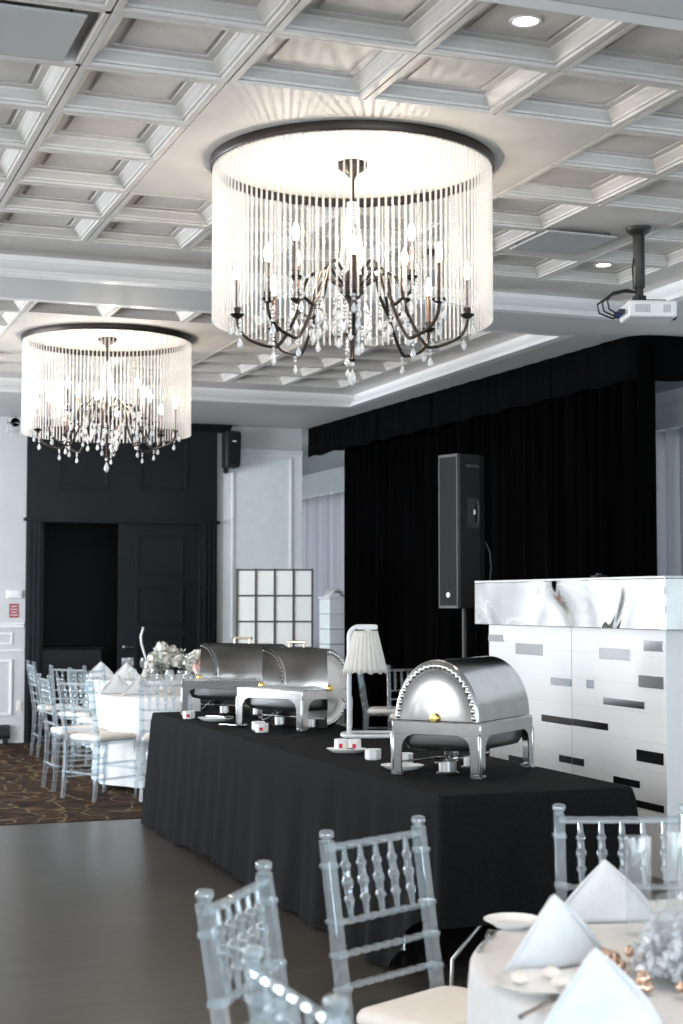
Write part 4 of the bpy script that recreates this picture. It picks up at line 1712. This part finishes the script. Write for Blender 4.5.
# recessed handle on both flanks and pole socket bars
for s in (-1, 1):
    mb = MB()
    x = s * .1105
    mb.box(min(x, x + s * .001), max(x, x + s * .001), -.06, .055, .60, .82)
    h_ = mb.build('handle_recess', M['black'], t, 0)
    MB().tube([(s * .112, .035, .615), (s * .127, .035, .66), (s * .127, .035, .76), (s * .112, .035, .805)], .010, 8).build('grip', M['edge_grey'], h_)
    MB().box(min(x, x + s * .012), max(x, x + s * .012), -.08, .05, 1.05, 1.072).build('side_ridge', M['edge_grey'], t, 0, .003)
    MB().box(min(x, x + s * .003), max(x, x + s * .003), .0, .02, .70, .735).build('side_latch', M['white_plastic'], t, 0, .002)
MB().tube([(.08, .142, .50), (.10, .17, .42), (.10, .18, .30), (.09, .16, .1), (.08, .142, .04)], .006, 6).build('cable', M['edge_grey'], t)

# ------------------------------------------------------------------ wall speaker
t = thing('wall_speaker', 'small black loudspeaker bracketed high on the white wall right of the dark doors', 'speaker', (4.90, YB, 2.99))
t.scale = (.82, 1, 1)
cb = MB()
cb.prism([(-.105, .06), (-.095, .04), (.075, .04), (.10, .075), (.115, .42), (.10, .455), (-.08, .46), (-.105, .44)], -.26, -.06, 'y')
cb.build('cabinet', M['black'], t, 30, .012)
MB().box(-.07, .085, -.27, -.258, .08, .43).build('grille', M['speaker'], t, 0, .01)
MB().box(-.02, .035, -.275, -.269, .33, .345).build('badge', M['white_plastic'], t, 0)
MB().box(-.06, -.02, -.06, 0, .0, .05).tube([(-.04, -.03, .0), (-.04, -.12, .0), (-.04, -.14, .05)], .014, 8).build('bracket', M['black_metal'], t)

# ------------------------------------------------------------------ projector and its pole
PX, PY = 4.655, 7.66
t = thing('projector_mount', 'black projector pole hanging from the ceiling', 'mount', (PX, PY, HC))
MB().lathe([(.075, 0), (.075, -.008), (.06, -.03), (.035, -.045), (.032, -.05)], (0, 0, 0), 28).build('ceiling_plate', M['black_metal'], t)
MB().lathe([(.034, -.04), (.034, -.345), (.030, -.35), (.024, -.35), (.024, -.40)], (0, 0, 0), 20).build('pole', M['black_metal'], t)
MB().box(-.03, .03, -.03, .03, -.425, -.395).build('clamp', M['black'], t, 0, .004)
MB().tube([(-.036, 0, -.18), (-.05, -.01, -.25), (-.045, -.01, -.32), (-.036, 0, -.36)], .004, 6).build('cable', M['black'], t)
t = thing('projector', 'white projector with side vents hanging under the black ceiling pole', 'projector', (PX, PY, HC - .535), radians(-18))
MB().box(-.09, .19, -.12, .12, 0, .095).build('body', M['white_plastic'], t, 0, .012)
MB().box(-.04, .14, -.06, .06, .095, .11).build('mount_bracket', M['black'], t, 0, .003)
vt = MB()
for k in range(8):
    vt.box(-.05 + k * .011, -.044 + k * .011, -.123, -.119, .025, .07)
vt.build('vent', M['seam'], t, 0)
vt = MB()
for k in range(4):
    vt.box(.11 + k * .011, .116 + k * .011, -.123, -.119, .025, .07)
vt.build('vent', M['seam'], t, 0)
MB().lathe([(.04, 0), (.045, .02), (.038, .03), (.0001, .026)], (.19, .03, .05), 20, Matrix.Rotation(pi / 2, 3, 'Y')).build('lens', M['black'], t)
for k, (dy, c_) in enumerate(((-.07, 'black'), (0, 'blue'), (.06, 'black'))):
    pts = [(-.10, dy, .04)]
    for q in range(9):
        a = -pi / 2 - pi * q / 8
        pts.append((-.13 - (.07 + .02 * k) * -cos(a), dy, .085 - .055 * -sin(a) * (1 if k != 1 else .9)))
    pts = [(-.10, dy, .035), (-.14, dy, .02), (-.19 - .015 * k, dy, .05), (-.20 - .015 * k, dy, .10), (-.16, dy * .6, .15), (-.08, dy * .4, .17), (.0, 0, .16)]
    MB().tube(pts, .006, 8).build('cable', M['black'], t)
    MB().box(-.135, -.10, dy - .014, dy + .014, .022, .05).build('plug', M[c_], t, 0, .003)

# ------------------------------------------------------------------ gridded screen, plank counter, wall bits
t = thing('room_divider', 'white panelled screen with thin dark grid frame behind the chafing dishes', 'screen', (4.40, 14.93, ZC), math.atan2(14.66 - 14.93, 5.13 - 4.40))
WD, HD = .775, 1.85
fr = MB()
nx, nz_ = 4, 7
b_ = .022
for k in range(nx + 1):
    x = (WD - b_) * k / nx
    fr.box(x, x + b_, -.015, .015, 0, HD)
for k in range(nz_ + 1):
    z = .02 + (HD - b_ - .02) * k / nz_
    for q in range(nx):
        xa = (WD - b_) * q / nx + b_
        fr.box(xa, (WD - b_) * (q + 1) / nx, -.014, .014, z, z + b_ * .8)
fr.build('frame', M['iron'], t, 0, .002)
for q in range(nx):
    for k in range(nz_):
        xa, xb = (WD - b_) * q / nx + b_, (WD - b_) * (q + 1) / nx
        za, zb = .02 + (HD - b_ - .02) * k / nz_ + b_ * .8, .02 + (HD - b_ - .02) * (k + 1) / nz_
        MB().box(xa, xb, -.004, .004, za, zb).build('panel', M['frost'], t, 0)
for x in (.05, WD - .07):
    MB().box(x, x + .03, -.16, .16, 0, .02).build('foot', M['iron'], t, 0, .003)

t = thing('plank_counter', 'white counter clad in horizontal boards between the grid screen and the black drape', 'counter', (6.0, 16.6, ZC))
mb = MB()
for k in range(9):
    mb.box(.0, .62, 0, .35, .005 + k * .172, .170 + k * .172)
mb.build('board_cladding', M['wall_paper'], t, 0, .004)
MB().box(-.01, .63, -.01, .36, 1.551, 1.575).build('counter_top', M['trim'], t, 0, .004)
mb = MB().grid(lambda i, j: (.30 * i / 14, .08 + .2 * j / 8, .004 + .11 * max(0, sin(pi * min(1, i / 11))) * (.75 + .25 * sin(j * .9)) * (1 - .4 * i / 14)), 15, 9)
o = mb.build('folded_linen', M['napkin'], None, 60)
o.location = (6.02, 16.6, ZC + 1.576)
sd = o.modifiers.new('thick', 'SOLIDIFY')
sd.thickness = .006
tag(o, 'crumpled white linen heaped on the white board counter', 'linen')
o = MB().box(0, .14, 0, .1, 0, .03).build('dark_tray', M['black'], None, 0, .004)
o.location = (6.05, 16.60 - .0, ZC + 1.5755)
o.location.y = 16.595
o.location.x = 6.34
tag(o, 'small dark box beside the white linen on the board counter', 'box')

# left of the doors: thermostat, red notice, outlet, heater, sconce
t = thing('wall_sensor', 'white plastic wall box above the small red notice', 'wall box', (2.51, YB, 1.605))
MB().box(-.085, .085, -.035, 0, -.045, .045).build('housing', M['white_plastic'], t, 0, .012)
MB().box(-.05, .05, -.042, -.034, -.022, .022).build('cover', M['trim'], t, 0, .006)
t = thing('wall_notice', 'small red notice with pale lines on the white wall left of the dark doors', 'notice', (2.51, YB, 1.425))
MB().box(-.05, .05, -.004, 0, -.075, .075).build('notice_sheet', M['notice_red'], t, 0)
ln_ = MB()
for k, w in enumerate((.034, .04, .03, .038)):
    ln_.box(-w, w, -.0055, -.004, .042 - k * .031, .050 - k * .031)
ln_.build('printed_lines', M['trim'], t, 0)
t = thing('wall_outlet', 'cream power outlet low on the wall panel beside the dark door frame', 'outlet', (2.575, YB, .40))
MB().box(-.028, .028, -.008, 0, -.055, .055).build('cover_plate', M['cushion'], t, 0, .003)
so = MB()
for z in (-.025, .022):
    so.box(-.014, .014, -.0105, -.008, z - .012, z + .014)
so.build('socket', M['trim'], t, 0, .001)
t = thing('baseboard_heater', 'long black baseboard heater on the floor along the white wall at the left', 'heater', (1.78, YB - .02, ZC))
MB().prism([(0, .05), (-.07, .05), (-.085, .09), (-.075, .185), (-.03, .20), (0, .20)], -.6, .69, 'x').build('casing', M['black'], t, 0, .004)
for x in (-.55, .62):
    MB().box(x, x + .05, -.07, -.005, 0, .05).build('foot', M['black'], t, 0)
t = thing('crystal_sconce', 'small crystal wall light just left of the far chandelier under the ceiling', 'wall light', (2.50, YB, 3.415))
MB().lathe([(.0001, -.02), (.05, -.02), (.05, 0), (.0001, 0)], (0, -.0, .06), 16, Matrix.Rotation(pi / 2, 3, 'X'), cap=False).build('backplate', M['trim'], t)
for s in (-1, 1):
    am = MB().tube([(0, -.02, .06), (s * .05, -.07, .03), (s * .10, -.09, .05), (s * .10, -.09, .09)], .006, 8).build('arm', M['chrome'], t)
    d_ = MB()
    drop_mesh(d_, (s * .10, -.09, .05), 1.4, 2)
    drop_mesh(d_, (s * .05, -.07, .03), 1.4, 2)
    d_.build('crystal_drop', M['crystal'], am)
# dark cabinet with bottles just inside the doorway
t = thing('doorway_console', 'low black console standing in the dark open doorway', 'console', (3.22, YB + .72, 0.004))
MB().box(-.34, .36, -.2, .2, .10, .98).build('body', M['black'], t, 0, .006)
MB().box(-.36, .38, -.22, .22, .98, 1.01).build('console_top', M['speaker'], t, 0, .004)
for sx in (-.30, .30):
    MB().box(sx - .03, sx + .03, -.17, .17, 0, .10).build('foot', M['black'], t, 0)
